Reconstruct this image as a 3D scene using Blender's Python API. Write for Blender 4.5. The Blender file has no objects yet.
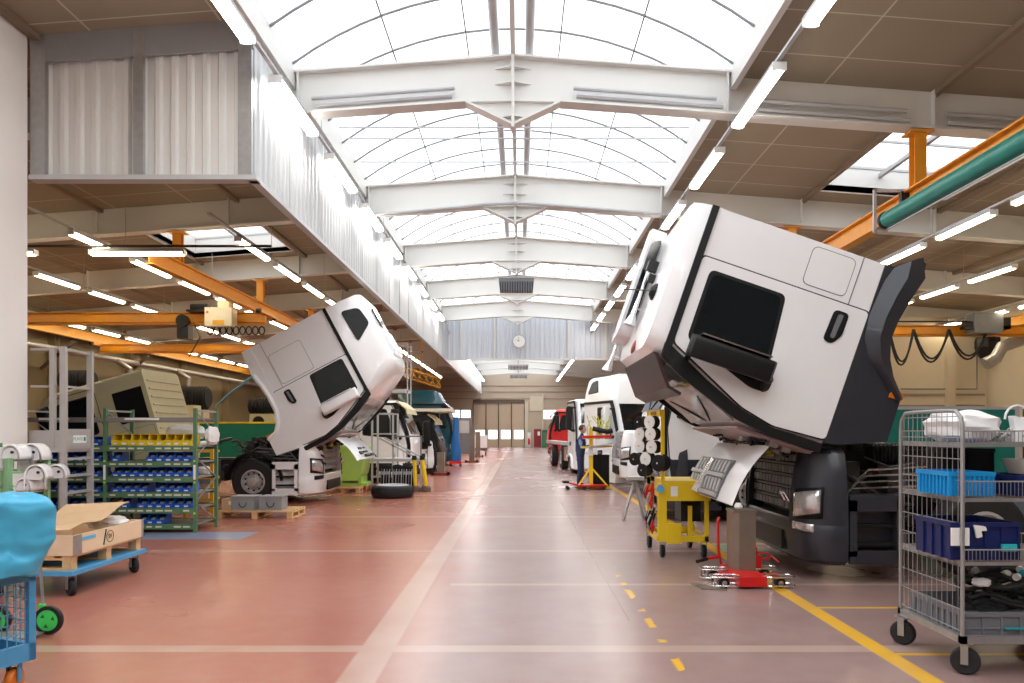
import bpy, bmesh, math, random
from mathutils import Vector, Matrix, Euler, noise as MN
random.seed(7)
S = bpy.context.scene
COL = S.collection
PI = math.pi

# ------------------------------------------------------------------ camera, sky, exposure
F = 760.0; VX = 520.0; VY = 431.0; CH = 1.65
cd = bpy.data.cameras.new('camera'); cam = bpy.data.objects.new('camera', cd); COL.objects.link(cam)
cam.location = (0, 0, CH); cam.rotation_euler = (PI/2, 0, 0)
cd.sensor_width = 36; cd.lens = F/1024*36
cd.shift_x = (512-VX)/1024; cd.shift_y = (VY-341.5)/1024
cd.clip_start = 0.05; cd.clip_end = 400
S.camera = cam
w = bpy.data.worlds.new('sky'); S.world = w; w.use_nodes = True
bg = w.node_tree.nodes['Background']
bg.inputs[0].default_value = (0.93, 0.97, 1.0, 1); bg.inputs[1].default_value = .95
S.view_settings.view_transform = 'Standard'; S.view_settings.look = 'None'
S.view_settings.exposure = 1.5; S.view_settings.gamma = 1; S.view_settings.use_curve_mapping = False
try:
    S.cycles.max_bounces = 10; S.cycles.diffuse_bounces = 6; S.cycles.transparent_max_bounces = 12
    S.cycles.sample_clamp_indirect = 8
except Exception: pass

def portal(x, y, z, sx, sy, rot=(0, 0, 0)):     # sky portals in the roof openings: they only guide the sky's own light
    l = bpy.data.lights.new('sky_portal', 'AREA'); l.shape = 'RECTANGLE'; l.size = sx; l.size_y = sy
    l.cycles.is_portal = True
    o = bpy.data.objects.new('sky_portal', l); o.location = (x, y, z); o.rotation_euler = rot; COL.objects.link(o)
portal(-.12, 12, 7.8, 7.3, 50)
portal(-.12, 56, 7.8, 7.3, 38)
portal(8.55, 15.6, 7.5, 3.0, 4.8); portal(-8.8, 21.8, 7.4, 3.0, 4.6)

# ------------------------------------------------------------------ materials
MATS = {}
def mat(name, col, rough=.5, metal=0, noise=.06, nscale=6, bump=0, spec=None, coat=0, emit=0, alpha=None):
    if name in MATS: return MATS[name]
    m = bpy.data.materials.new(name); m.use_nodes = True; nt = m.node_tree; b = nt.nodes['Principled BSDF']
    b.inputs['Roughness'].default_value = rough; b.inputs['Metallic'].default_value = metal
    if spec is not None: b.inputs['Specular IOR Level'].default_value = spec
    if coat: b.inputs['Coat Weight'].default_value = coat; b.inputs['Coat Roughness'].default_value = .08
    tc = nt.nodes.new('ShaderNodeTexCoord'); no = nt.nodes.new('ShaderNodeTexNoise')
    no.inputs['Scale'].default_value = nscale; no.inputs['Detail'].default_value = 4
    nt.links.new(tc.outputs['Object'], no.inputs['Vector'])
    mx = nt.nodes.new('ShaderNodeMixRGB')
    c = tuple(col); mx.inputs[1].default_value = tuple(max(0, v*(1-noise)) for v in c)+(1,)
    mx.inputs[2].default_value = tuple(min(1, v*(1+noise)) for v in c)+(1,)
    nt.links.new(no.outputs['Fac'], mx.inputs[0]); nt.links.new(mx.outputs[0], b.inputs['Base Color'])
    if bump:
        bp = nt.nodes.new('ShaderNodeBump'); bp.inputs['Strength'].default_value = bump; bp.inputs['Distance'].default_value = .01
        nt.links.new(no.outputs['Fac'], bp.inputs['Height']); nt.links.new(bp.outputs[0], b.inputs['Normal'])
    if emit:
        b.inputs['Emission Color'].default_value = c+(1,); b.inputs['Emission Strength'].default_value = emit
    MATS[name] = m
    return m

WHITE = mat('painted_white', (.86, .86, .87), .28, coat=.6, noise=.02)
WHITE2 = mat('painted_cool_white', (.84, .85, .87), .3, coat=.5, noise=.02)
CREAM = mat('cream_paint', (.60, .54, .33), .45, noise=.08)
DGREY = mat('anthracite_paint', (.026, .028, .038), .36, coat=.2, noise=.08)
BLACK = mat('black_plastic', (.008, .008, .009), .45, noise=.2, spec=.3)
BLACKM = mat('black_greasy_metal', (.012, .0115, .012), .4, metal=.2, noise=.5, nscale=14)
RUBBER = mat('rubber', (.013, .013, .014), .7, noise=.3, nscale=30)
GLASS = mat('tinted_glass', (.008, .011, .013), .08, spec=.35, noise=.3, nscale=1.5)
GLASSP = mat('windscreen_glass_reflections', (.30, .33, .33), .06, spec=.8, noise=.5, nscale=2.5)  # pale mottled colour stands in for reflections on the windscreen
CHROME = mat('chrome', (.75, .75, .76), .18, metal=1)
STEEL = mat('galvanised_steel', (.40, .40, .40), .4, metal=.7, noise=.2, nscale=12)
ALU = mat('aluminium', (.47, .45, .44), .42, metal=.25, noise=.08)
GREYP = mat('light_grey_paint', (.45, .45, .46), .45, noise=.06)
ORANGE = mat('orange_crane_paint', (.74, .30, .02), .42, noise=.12)
ORANGEY = mat('yellow_orange_crane_paint', (.80, .40, .025), .42, noise=.12)
YELLOW = mat('yellow_paint', (.86, .60, .012), .42, noise=.07)
TEAL = mat('teal_rubber', (.01, .19, .155), .4, noise=.3)
GREEN = mat('rack_green', (.085, .19, .095), .5, noise=.12)
LGREEN = mat('pale_green_paint', (.24, .46, .24), .5, noise=.08)
LIME = mat('lime_paint', (.42, .68, .13), .42, noise=.08)
SCREENG = mat('green_screen_sheet', (.003, .16, .095), .55, noise=.15)
BLUEB = mat('blue_bin_plastic', (.015, .13, .66), .38, noise=.15)
YBIN = mat('yellow_bin_plastic', (.85, .62, .02), .38, noise=.08)
SKYB = mat('light_blue_paint', (.08, .36, .66), .4, noise=.06)
TARP = mat('sky_blue_tarpaulin', (.06, .42, .66), .45, noise=.12, nscale=4, bump=.5)
CRATEB = mat('bright_blue_plastic', (.008, .30, .68), .4, noise=.1)
NAVY = mat('navy_plastic', (.004, .014, .10), .4, noise=.15)
RED = mat('red_paint', (.62, .012, .012), .35, noise=.1)
DRED = mat('dark_red_fabric', (.16, .008, .012), .7)
WOOD = mat('pallet_wood', (.66, .42, .20), .7, noise=.3, nscale=9)
PLY = mat('pale_plywood', (.82, .63, .42), .65, noise=.1, nscale=5)
CARD = mat('cardboard', (.62, .42, .24), .8, noise=.08)
WHPL = mat('white_film', (.80, .80, .80), .35, noise=.08, nscale=10)
TAPE = mat('blue_tape', (.10, .45, .75), .5)
GBOX = mat('grey_plastic', (.30, .31, .32), .5)
LABEL = mat('white_label', (.85, .85, .82), .6)
INK = mat('black_ink', (.01, .01, .01), .6)
TEALC = mat('teal_lorry_paint', (.002, .065, .095), .35, coat=.4)
BLUEC = mat('bright_blue_cover', (.01, .13, .42), .45)
AMBER = mat('amber_lens', (.8, .2, .01), .2)
LENS = mat('clear_lens', (.72, .74, .76), .12, metal=.7, noise=.5, nscale=20)
PINK = mat('pinkish_grey_plastic', (.40, .30, .31), .45, noise=.2)
YELG = mat('yellow_green_wire', (.50, .50, .06), .5)
NEON = mat('neon_green_plastic', (.06, .82, .14), .35)
ORPL = mat('orange_rubber', (.85, .22, .02), .5)
BROWNS = mat('weathered_grey_brown_steel', (.27, .22, .18), .35, metal=.6, noise=.25, nscale=5)
MIDG = mat('mid_grey_plastic', (.16, .17, .19), .45, noise=.15)

def lamp_mat(name, col, s):
    m = bpy.data.materials.new(name); m.use_nodes = True; nt = m.node_tree
    nt.nodes.clear(); e = nt.nodes.new('ShaderNodeEmission'); o = nt.nodes.new('ShaderNodeOutputMaterial')
    e.inputs[0].default_value = col+(1,); e.inputs[1].default_value = s; nt.links.new(e.outputs[0], o.inputs[0]); return m
TUBE = lamp_mat('fluorescent_tube', (1, .84, .58), 8.5)
TUBEW = lamp_mat('white_fluorescent_tube', (1, .95, .88), 11.0)

def glazing(name, t=.9, col=(.97, .98, 1)):
    m = bpy.data.materials.new(name); m.use_nodes = True; nt = m.node_tree; nt.nodes.clear()
    o = nt.nodes.new('ShaderNodeOutputMaterial'); mx = nt.nodes.new('ShaderNodeMixShader')
    tr = nt.nodes.new('ShaderNodeBsdfTransparent'); tl = nt.nodes.new('ShaderNodeBsdfTranslucent')
    tr.inputs[0].default_value = col+(1,); tl.inputs[0].default_value = (.9, .92, .95, 1)
    mx.inputs[0].default_value = t; nt.links.new(tl.outputs[0], mx.inputs[1]); nt.links.new(tr.outputs[0], mx.inputs[2])
    nt.links.new(mx.outputs[0], o.inputs[0]); return m
POLY = glazing('translucent_polycarbonate', .88)
PANE = glazing('window_pane', .9)

def floor_mat():
    m = bpy.data.materials.new('sealed_red_concrete'); m.use_nodes = True; nt = m.node_tree; N = nt.nodes; L = nt.links
    b = N['Principled BSDF']; tc = N.new('ShaderNodeTexCoord'); sep = N.new('ShaderNodeSeparateXYZ'); L.new(tc.outputs['Object'], sep.inputs[0])
    def noise(s, d=4):
        n = N.new('ShaderNodeTexNoise'); n.inputs['Scale'].default_value = s; n.inputs['Detail'].default_value = d; L.new(tc.outputs['Object'], n.inputs['Vector']); return n.outputs['Fac']
    def mth(op, a, c=None, clamp=False):
        n = N.new('ShaderNodeMath'); n.operation = op; n.use_clamp = clamp
        for i, v in enumerate((a, c)):
            if v is None: continue
            if isinstance(v, (int, float)): n.inputs[i].default_value = v
            else: L.new(v, n.inputs[i])
        return n.outputs[0]
    def mix(f, a, c):
        n = N.new('ShaderNodeMixRGB')
        for i, v in enumerate((f, a, c)):
            if isinstance(v, tuple): n.inputs[i].default_value = v+(1,)
            elif isinstance(v, (int, float)): n.inputs[i].default_value = v
            else: L.new(v, n.inputs[i])
        return n.outputs[0]
    X, Y = sep.outputs[0], sep.outputs[1]
    big = noise(.35, 5); fine = noise(5, 6); wear = noise(1.6, 8)
    def ramp(v, a, c):
        n = N.new('ShaderNodeMapRange'); n.inputs[1].default_value = a; n.inputs[2].default_value = c; L.new(v, n.inputs[0]); return n.outputs[0]
    # redder paint left of the worn lane line, greyer to the right
    red = mix(ramp(big, .35, .65), (.34, .108, .072), (.40, .150, .105))
    gry = mix(ramp(wear, .2, .9), (.33, .225, .21), (.275, .165, .148))
    side = ramp(mth('ADD', X, mth('MULTIPLY', big, 1.2)), -.7, 0.2)
    base = mix(side, red, gry)
    base = mix(mth('MULTIPLY', ramp(fine, .45, .8), .12), base, (.46, .30, .25))
    def band(v, c, h, soft=.012):
        d = mth('ABSOLUTE', mth('SUBTRACT', v, c)); return mth('SUBTRACT', 1, ramp(d, h-soft, h+soft))
    worn = ramp(wear, .25, .62)
    acc = None
    tan = (.50, .37, .30)
    lines = None
    for yc, hh in ((5.76, .085), (10.45, .06), (14.6, .07), (19.5, .08)):
        k = band(Y, yc, hh); lines = k if lines is None else mth('MAXIMUM', lines, k)
    k2 = mth('MULTIPLY', band(Y, 8.17, .05), mth('GREATER_THAN', X, -.75)); lines = mth('MAXIMUM', lines, k2)
    # longitudinal worn lane line
    k3 = band(X, -1.08, .13); lines = mth('MAXIMUM', lines, k3)
    base = mix(mth('MULTIPLY', lines, mth('ADD', mth('MULTIPLY', worn, .25), .38)), base, tan)
    # thin dark crack joints
    j = mth('MAXIMUM', band(X, .95, .004, .004), mth('MULTIPLY', band(Y, 6.9, .004, .004), 0))
    base = mix(mth('MULTIPLY', j, mth('MULTIPLY', mth('GREATER_THAN', Y, 6.6), .8)), base, (.12, .07, .06))
    yl = mth('MULTIPLY', band(X, 2.71, .075), mth('GREATER_THAN', Y, 2.5))
    yl2 = mth('MULTIPLY', band(Y, 5.62, .03), mth('GREATER_THAN', X, 2.78))
    yl3 = mth('MULTIPLY', mth('MAXIMUM', band(Y, 7.1, .03), band(Y, 11.1, .04)), mth('GREATER_THAN', X, 2.78))
    frag = mth('MULTIPLY', mth('MULTIPLY', band(X, 1.12, .03), mth('GREATER_THAN', ramp(noise(3.2, 1), 0, 1), .56)), mth('LESS_THAN', Y, 9.5))
    yl = mth('MAXIMUM', mth('MAXIMUM', yl, yl2), mth('MAXIMUM', yl3, frag))
    base = mix(mth('MULTIPLY', yl, mth('ADD', mth('MULTIPLY', worn, .25), .72)), base, (.80, .44, .03))
    # blue painted patches near the rack, green patch by the bay
    bl = mth('MULTIPLY', band(Y, 12.0, .42, .03), mth('MULTIPLY', mth('LESS_THAN', X, -4.25), mth('GREATER_THAN', X, -7.5)))
    base = mix(mth('MULTIPLY', bl, .8), base, (.20, .30, .46))
    gr = mth('MULTIPLY', band(Y, 10.4, .7, .03), mth('MULTIPLY', mth('GREATER_THAN', X, 2.8), mth('LESS_THAN', X, 3.4)))
    base = mix(mth('MULTIPLY', gr, .6), base, (.25, .45, .27))
    L.new(base, b.inputs['Base Color'])
    r = mth('ADD', mth('MULTIPLY', big, .10), .21); L.new(r, b.inputs['Roughness'])
    b.inputs['Specular IOR Level'].default_value = .4
    bp = N.new('ShaderNodeBump'); bp.inputs['Strength'].default_value = .10; bp.inputs['Distance'].default_value = .01
    L.new(fine, bp.inputs['Height']); L.new(bp.outputs[0], b.inputs['Normal'])
    return m

def panel_mat(name, col, line, bw=1.9, rh=1.2, off=(.55, .02)):
    m = bpy.data.materials.new(name); m.use_nodes = True; nt = m.node_tree; N = nt.nodes; L = nt.links
    b = N['Principled BSDF']; b.inputs['Roughness'].default_value = .6
    tc = N.new('ShaderNodeTexCoord'); mp = N.new('ShaderNodeMapping'); mp.inputs['Location'].default_value = (off[0], off[1], 0)
    br = N.new('ShaderNodeTexBrick'); br.offset = 0; br.squash = 1
    br.inputs['Scale'].default_value = 1; br.inputs['Brick Width'].default_value = bw; br.inputs['Row Height'].default_value = rh
    br.inputs['Mortar Size'].default_value = .016; br.inputs['Mortar Smooth'].default_value = .2
    br.inputs['Color1'].default_value = col+(1,); br.inputs['Color2'].default_value = tuple(v*.95 for v in col)+(1,); br.inputs['Mortar'].default_value = line+(1,)
    L.new(tc.outputs['Object'], mp.inputs[0]); L.new(mp.outputs[0], br.inputs['Vector'])
    no = N.new('ShaderNodeTexNoise'); no.inputs['Scale'].default_value = .8; L.new(tc.outputs['Object'], no.inputs['Vector'])
    mx = N.new('ShaderNodeMixRGB'); mx.blend_type = 'MULTIPLY'; mx.inputs[0].default_value = .18
    L.new(br.outputs['Color'], mx.inputs[1]); L.new(no.outputs['Fac'], mx.inputs[2]); L.new(mx.outputs[0], b.inputs['Base Color'])
    return m
CEIL = panel_mat('ceiling_panels', (.33, .27, .195), (.60, .53, .42))
WALLC = mat('cream_wall_panel', (.62, .55, .42), .6, noise=.05, nscale=1.5)
WALLB = mat('beige_wall', (.50, .41, .31), .6, noise=.06, nscale=1)
WALLW = mat('white_wall', (.90, .89, .87), .55, noise=.02, nscale=2)
BEAM = mat('white_beam_paint', (.68, .67, .64), .5, noise=.03, nscale=2)
CORR = mat('corrugated_sheet', (.70, .70, .68), .36, metal=.15, noise=.04, nscale=2)
CORRW = mat('white_corrugated_sheet', (.50, .51, .52), .35, metal=.15, noise=.03, nscale=2)

# ------------------------------------------------------------------ geometry helpers
class MB:
    def __init__(s): s.bm = bmesh.new(); s.T = Matrix.Identity(4)
    def v(s, p): return s.bm.verts.new(s.T @ Vector(p))
    def f(s, vs):
        try: return s.bm.faces.new(vs)
        except Exception: return None
    def box(s, x0, x1, y0, y1, z0, z1):
        c = [s.v((x, y, z)) for x in (x0, x1) for y in (y0, y1) for z in (z0, z1)]
        for q in ((0, 1, 3, 2), (4, 6, 7, 5), (0, 4, 5, 1), (2, 3, 7, 6), (0, 2, 6, 4), (1, 5, 7, 3)): s.f([c[i] for i in q])
        return s
    def bar(s, p0, p1, w, h=None, up=(0, 0, 1)):
        h = h or w; p0 = Vector(p0); p1 = Vector(p1); d = (p1-p0).normalized(); u = Vector(up)
        if abs(d.dot(u)) > .98: u = Vector((0, 1, 0))
        a = d.cross(u).normalized(); b = a.cross(d)
        c = [s.v(p+a*(i*w/2)+b*(j*h/2)) for p in (p0, p1) for i in (-1, 1) for j in (-1, 1)]
        for q in ((0, 1, 3, 2), (4, 6, 7, 5), (0, 4, 5, 1), (2, 3, 7, 6), (0, 2, 6, 4), (1, 5, 7, 3)): s.f([c[i] for i in q])
        return s
    def tube(s, pts, r, n=8, closed=False, r1=None):
        pts = [Vector(p) for p in pts]; rings = []; prev = None; m = len(pts)
        for i, p in enumerate(pts):
            if closed: t = (pts[(i+1) % m]-pts[i-1])
            else: t = pts[min(i+1, m-1)]-pts[max(i-1, 0)]
            t = t.normalized() if t.length > 1e-9 else Vector((0, 0, 1))
            if prev is None:
                u = Vector((0, 0, 1)) if abs(t.z) < .9 else Vector((1, 0, 0)); a = t.cross(u).normalized()
            else:
                a = (prev-t*prev.dot(t)); a = a.normalized() if a.length > 1e-6 else t.orthogonal().normalized()
            prev = a; b = t.cross(a)
            rr = r if r1 is None else r+(r1-r)*i/(m-1)
            rings.append([s.v(p+(a*math.cos(k*2*PI/n)+b*math.sin(k*2*PI/n))*rr) for k in range(n)])
        for i in range(m if closed else m-1):
            A, B = rings[i], rings[(i+1) % m]
            for k in range(n): s.f([A[k], A[(k+1) % n], B[(k+1) % n], B[k]])
        if not closed: s.f(rings[0][::-1]); s.f(rings[-1])
        return s
    def cyl(s, p0, p1, r, r1=None, n=16): return s.tube([p0, p1], r, n, r1=r1)
    def prism(s, poly, axis, a0, a1):
        def P(u, v, a): return {'x': (a, u, v), 'y': (u, a, v), 'z': (u, v, a)}[axis]
        A = [s.v(P(u, v, a0)) for u, v in poly]; B = [s.v(P(u, v, a1)) for u, v in poly]; n = len(poly)
        s.f(A); s.f(B[::-1])
        for i in range(n): s.f([A[i], B[i], B[(i+1) % n], A[(i+1) % n]])
        return s
    def lathe(s, prof, c, axis='y', n=24, c0=True):      # prof: (radius, position along axis)
        c = Vector(c); rings = []
        for r, a in prof:
            ring = []
            for k in range(n):
                t = k*2*PI/n; u, v = r*math.cos(t), r*math.sin(t)
                ring.append(s.v(c+Vector({'x': (a, u, v), 'y': (u, a, v), 'z': (u, v, a)}[axis])))
            rings.append(ring)
        for A, B in zip(rings, rings[1:]):
            for k in range(n): s.f([A[k], A[(k+1) % n], B[(k+1) % n], B[k]])
        if tuple(prof[0]) != tuple(prof[-1]):
            if c0: s.f(rings[0][::-1])
            s.f(rings[-1])
        return s
    def loft(s, rings, cap=True):
        R = [[s.v(p) for p in r] for r in rings]; n = len(R[0])
        for A, B in zip(R, R[1:]):
            for k in range(n): s.f([A[k], A[(k+1) % n], B[(k+1) % n], B[k]])
        if cap: s.f(R[0][::-1]); s.f(R[-1])
        return s
    def ball(s, c, r, sc=(1, 1, 1), seg=12):
        m = s.T @ Matrix.Translation(c) @ Matrix.Diagonal((sc[0], sc[1], sc[2], 1))
        bmesh.ops.create_uvsphere(s.bm, u_segments=seg, v_segments=max(6, seg//2+2), radius=r, matrix=m); return s
    def grid(s, fn, nu, nv, th=0):
        V = [[s.v(fn(i/nu, j/nv)) for j in range(nv+1)] for i in range(nu+1)]
        for i in range(nu):
            for j in range(nv): s.f([V[i][j], V[i+1][j], V[i+1][j+1], V[i][j+1]])
        return s
    def build(s, name, m, parent=None, loc=None, bevel=0, smooth=False, solid=0, rot=None, kind=None, sub=0):
        if bevel:
            ed = [e for e in s.bm.edges if len(e.link_faces) == 2 and e.calc_face_angle(0) > .5]
            if ed: bmesh.ops.bevel(s.bm, geom=ed, offset=bevel, segments=2, affect='EDGES', clamp_overlap=True)
        bmesh.ops.recalc_face_normals(s.bm, faces=s.bm.faces)
        me = bpy.data.meshes.new(name); s.bm.to_mesh(me); s.bm.free()
        me.materials.append(m)
        if smooth:
            for p in me.polygons: p.use_smooth = True
            try: me.set_sharp_from_angle(angle=.6)
            except Exception: pass
        o = bpy.data.objects.new(name, me); COL.objects.link(o)
        if parent: o.parent = parent
        if loc: o.location = loc
        if rot: o.rotation_euler = rot
        if solid:
            md = o.modifiers.new('thick', 'SOLIDIFY'); md.thickness = solid; md.offset = 0
        if sub:
            md = o.modifiers.new('sub', 'SUBSURF'); md.levels = sub; md.render_levels = sub
        if kind: o['kind'] = kind
        return o

def tag(o, label, cat, group=None, kind=None):
    if label: o['label'] = label
    if cat: o['category'] = cat
    if group: o['group'] = group
    if kind: o['kind'] = kind
    return o
def thing(name, label, cat, loc=(0, 0, 0), rz=0, group=None):
    o = bpy.data.objects.new(name, None); o.empty_display_size = .1; COL.objects.link(o)
    o.location = loc; o.rotation_euler = (0, 0, rz); return tag(o, label, cat, group)
def copy_tree(o, parent=None):
    c = o.copy(); COL.objects.link(c); c.parent = parent
    for ch in list(o.children): copy_tree(ch, c)
    return c
def Bx(*a): return MB().box(*a)
def P(px, py, Y): return Vector(((px-VX)/F*Y, Y, CH-(py-VY)/F*Y))

def text_mesh(s, size, m, parent, loc, rot, name='lettering'):
    cu = bpy.data.curves.new('t', 'FONT'); cu.body = s; cu.size = size; cu.extrude = .001; cu.align_x = 'CENTER'; cu.align_y = 'CENTER'
    t = bpy.data.objects.new('t', cu); COL.objects.link(t)
    dg = bpy.context.evaluated_depsgraph_get(); me = bpy.data.meshes.new_from_object(t.evaluated_get(dg))
    bpy.data.objects.remove(t); me.materials.clear(); me.materials.append(m)
    o = bpy.data.objects.new(name, me); COL.objects.link(o); o.parent = parent; o.location = loc; o.rotation_euler = rot; return o

# ------------------------------------------------------------------ setting
CX = -.12
def topz(x): return 7.98-.075*abs(x-CX)
def botz(x): return 7.26-.072*abs(x-CX)
def ceilz(x): return 7.93-.075*abs(x-CX)
Y0, Y1 = -14, 78
Bx(-19.4, 19, Y0-.3, Y1+.4, -.3, 0).build('floor', floor_mat(), kind='structure')

def ceiling_side(name, xs, holes):
    mb = MB()
    xs = sorted(xs); ys = sorted({Y0, Y1}|{h[2] for h in holes}|{h[3] for h in holes})
    for a, b in zip(xs, xs[1:]):
        for c, d in zip(ys, ys[1:]):
            if any(a >= h[0]-1e-6 and b <= h[1]+1e-6 and c >= h[2]-1e-6 and d <= h[3]+1e-6 for h in holes): continue
            za, zb = ceilz(a), ceilz(b)
            v = [mb.v(p) for p in ((a, c, za), (b, c, zb), (b, d, zb), (a, d, za), (a, c, za+.15), (b, c, zb+.15), (b, d, zb+.15), (a, d, za+.15))]
            for q in ((0, 1, 2, 3), (4, 7, 6, 5), (0, 4, 5, 1), (1, 5, 6, 2), (2, 6, 7, 3), (3, 7, 4, 0)): mb.f([v[i] for i in q])
    mb.build(name, CEIL, kind='structure')
HR = (7.05, 10.1, 13.25, 18.1); HL = (-10.35, -7.25, 19.4, 24.2)
ceiling_side('ceiling_right', (3.62, HR[0], HR[1], 19.0), [HR])
ceiling_side('ceiling_left', (-19.4, HL[0], HL[1], -3.86), [HL])

# ridge skylight: barrel vault
sag = 1.2; half = 3.68; R = (half*half+sag*sag)/(2*sag); zc = 7.82+sag-R
def arc(t):                                       # t -1..1
    a = math.asin(half/R)*t; return CX+R*math.sin(a), zc+R*math.cos(a)
mb = MB()
mb.grid(lambda u, v: (arc(2*u-1)[0], Y0+(Y1-Y0)*v, arc(2*u-1)[1]), 24, 8)
mb.build('window_1', POLY, kind='structure')
mb = MB()
y = 1.0
while y < Y1:
    mb.tube([(arc(t/9)[0], y, arc(t/9)[1]-.03) for t in range(-9, 10)], .022, 6); y += 1.17
for xx in (-2.2, -.87, .87, 2.2):
    t = math.asin(xx/R)/math.asin(half/R); X, Z = arc(t); mb.bar((X, Y0, Z-.03), (X, Y1, Z-.03), .025)
mb.build('skylight_rib', mat('rib_grey', (.25, .25, .26), .5), kind='structure')
for sx, nm in ((1, 'trim_1'), (-1, 'trim_2')):
    x = CX+sx*3.68
    Bx(min(x, x+sx*.10), max(x, x+sx*.10), Y0, Y1, ceilz(x)-.22, 7.95).build(nm, BEAM, kind='structure')
# end gables of vault
for yy in (Y0, Y1):
    mb = MB(); mb.prism([arc(t/9) for t in range(-9, 10)]+[(CX+half, 7.4), (CX-half, 7.4)], 'y', yy-.05, yy+.05); mb.build('gable', WALLW, kind='structure')

# side-bay skylight panes with frames
for h, nm in ((HR, 'window_2'), (HL, 'window_3')):
    mb = MB(); z0, z1 = ceilz(h[0])+.7, ceilz(h[1])+.7
    mb.f([mb.v(p) for p in ((h[0]-.1, h[2], z0), (h[1]+.1, h[2], z1), (h[1]+.1, h[3], z1), (h[0]-.1, h[3], z0))])
    win = mb.build(nm, POLY, kind='structure')
    mb = MB()
    for k in range(4):
        yy = h[2]+(h[3]-h[2])*k/3; mb.bar((h[0], yy, ceilz(h[0])+.6), (h[1], yy, ceilz(h[1])+.6), .05)
    mb.bar(((h[0]+h[1])/2, h[2], ceilz(8.6)+.45), ((h[0]+h[1])/2, h[3], ceilz(8.6)+.45), .09)
    mb.build('window_frame', GREYP, win)
    mb = MB()
    mb.box(h[0]-.06, h[0], h[2], h[3], ceilz(h[0])-.02, ceilz(h[0])+.7); mb.box(h[1], h[1]+.06, h[2], h[3], ceilz(h[1])-.02, ceilz(h[1])+.7)
    for ya in (h[2]-.06, h[3]): mb.prism([(h[0], ceilz(h[0])-.01), (h[1], ceilz(h[1])-.01), (h[1], ceilz(h[1])+.75), (h[0], ceilz(h[0])+.75)], 'y', ya, ya+.06)
    mb.build('window_curb', BEAM, win)

# portal-frame beams: web, flanges, ridge gusset with stiffener
def roof_beam(Y, detail=False):
    mb = MB()
    def strip(x0, x1, z0, z1, z2, z3, hw):        # quad in xz extruded +-hw in y
        mb.prism([(x0, z0), (x1, z1), (x1, z3), (x0, z2)], 'y', Y-hw, Y+hw)
    for s in (-1, 1):
        xe = CX+s*19.2
        strip(CX, xe, botz(CX), botz(xe), topz(CX), topz(xe), .012)
        strip(CX, xe, topz(CX)-.02, topz(xe)-.02, topz(CX)+.015, topz(xe)+.015, .14)
        xi = CX+s*.8
        strip(xi, xe, botz(xi)-.02, botz(xe)-.02, botz(xi)+.02, botz(xe)+.02, .15)
        strip(CX, xi, 7.22, botz(xi), 7.25, botz(xi)+.03, .08)
        strip(CX, xi, 6.80, botz(xi)-.02, 6.84, botz(xi)+.02, .13)           # V flange
        mb.prism([(CX, 6.82), (xi, botz(xi)), (CX, 7.24)], 'y', Y-.012, Y+.012)
        for xs in (3.62, 7.1, 10.4, 14): mb.box(CX+s*xs-.012, CX+s*xs+.012, Y-.13, Y+.13, botz(xs), topz(xs))
        for zz in (7.78, 7.52, 6.95): mb.prism([(CX, Y-.012), (CX+s*.32, Y-.012), (CX, Y-.15)], 'z', zz, zz+.015)
    mb.box(CX-.025, CX+.025, Y-.15, Y+.15, 6.76, 7.98)
    mb.build('roof_beam', BEAM, kind='structure')
for k in range(12):
    Y = 12.9+6*(k-0); 
    if Y < Y1-1: roof_beam(Y)
for Y in (6.9, .9, -5.1, -11.1): roof_beam(Y) if Y < 0.5 else None
# purlin along ridge
Bx(CX-.04, CX+.04, Y0, Y1, 7.99, 8.12).build('trim_3', BEAM, kind='structure')
for s in (-1, 1):
    for xp in (7.02, 10.4, 14.2):
        if s*xp > 19 or s*xp < -19.4: continue
        x = s*xp; Bx(x-.05, x+.05, Y0, Y1, ceilz(x)-.09, ceilz(x)).build('purlin', mat('dark_beige_paint', (.22, .16, .11), .6), kind='structure')

# walls
def holed_wall(name, m, axis, c0, c1, u0, u1, z0, z1, holes):
    mb = MB(); us = sorted({u0, u1}|{h[0] for h in holes}|{h[1] for h in holes}); zs = sorted({z0, z1}|{h[2] for h in holes}|{h[3] for h in holes})
    for a, b in zip(us, us[1:]):
        for c, d in zip(zs, zs[1:]):
            if any(a >= h[0]-1e-6 and b <= h[1]+1e-6 and c >= h[2]-1e-6 and d <= h[3]+1e-6 for h in holes): continue
            if axis == 'x': mb.box(c0, c1, a, b, c, d)
            else: mb.box(a, b, c0, c1, c, d)
    return mb.build(name, m, kind='structure')
BY = 77.5
def bx_(px): return (px-VX)/F*BY
def bz_(py): return CH-(py-VY)/F*BY
gz = 4.5
gate = [bx_(v) for v in (473, 486, 498.5, 511.5, 524.5)]
holes = [(gate[0], gate[4], 0, gz), (bx_(450), bx_(471), bz_(418.5), bz_(410)), (bx_(543), bx_(600), bz_(419), bz_(410))]
holed_wall('wall_back', WALLB, 'y', BY, BY+.3, -19.4, 19, 0, 8.2, holes)
for i, h in enumerate(holes[1:]):
    wn = Bx(h[0], h[1], BY+.12, BY+.15, h[2], h[3]).build('window_%d' % (4+i), PANE, kind='structure')
    mb = MB(); mb.box(h[0], h[1], BY+.02, BY+.12, h[2]-.1, h[2]); n = 2 if i == 0 else 3
    for k in range(n+1): x = h[0]+(h[1]-h[0])*k/n; mb.box(x-.06, x+.06, BY+.02, BY+.12, h[2], h[3])
    mb.build('window_frame', BROWNS, wn)
DOOR = mat('beige_gate_leaf', (.50, .39, .28), .5, noise=.05, nscale=1)
dr = holed_wall('door_1', DOOR, 'y', BY+.08, BY+.16, gate[0], gate[4], 0, gz, [(a+.25, b-.12, bz_(439), bz_(430)) for a, b in zip(gate, gate[1:])])
mb = MB()
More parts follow.
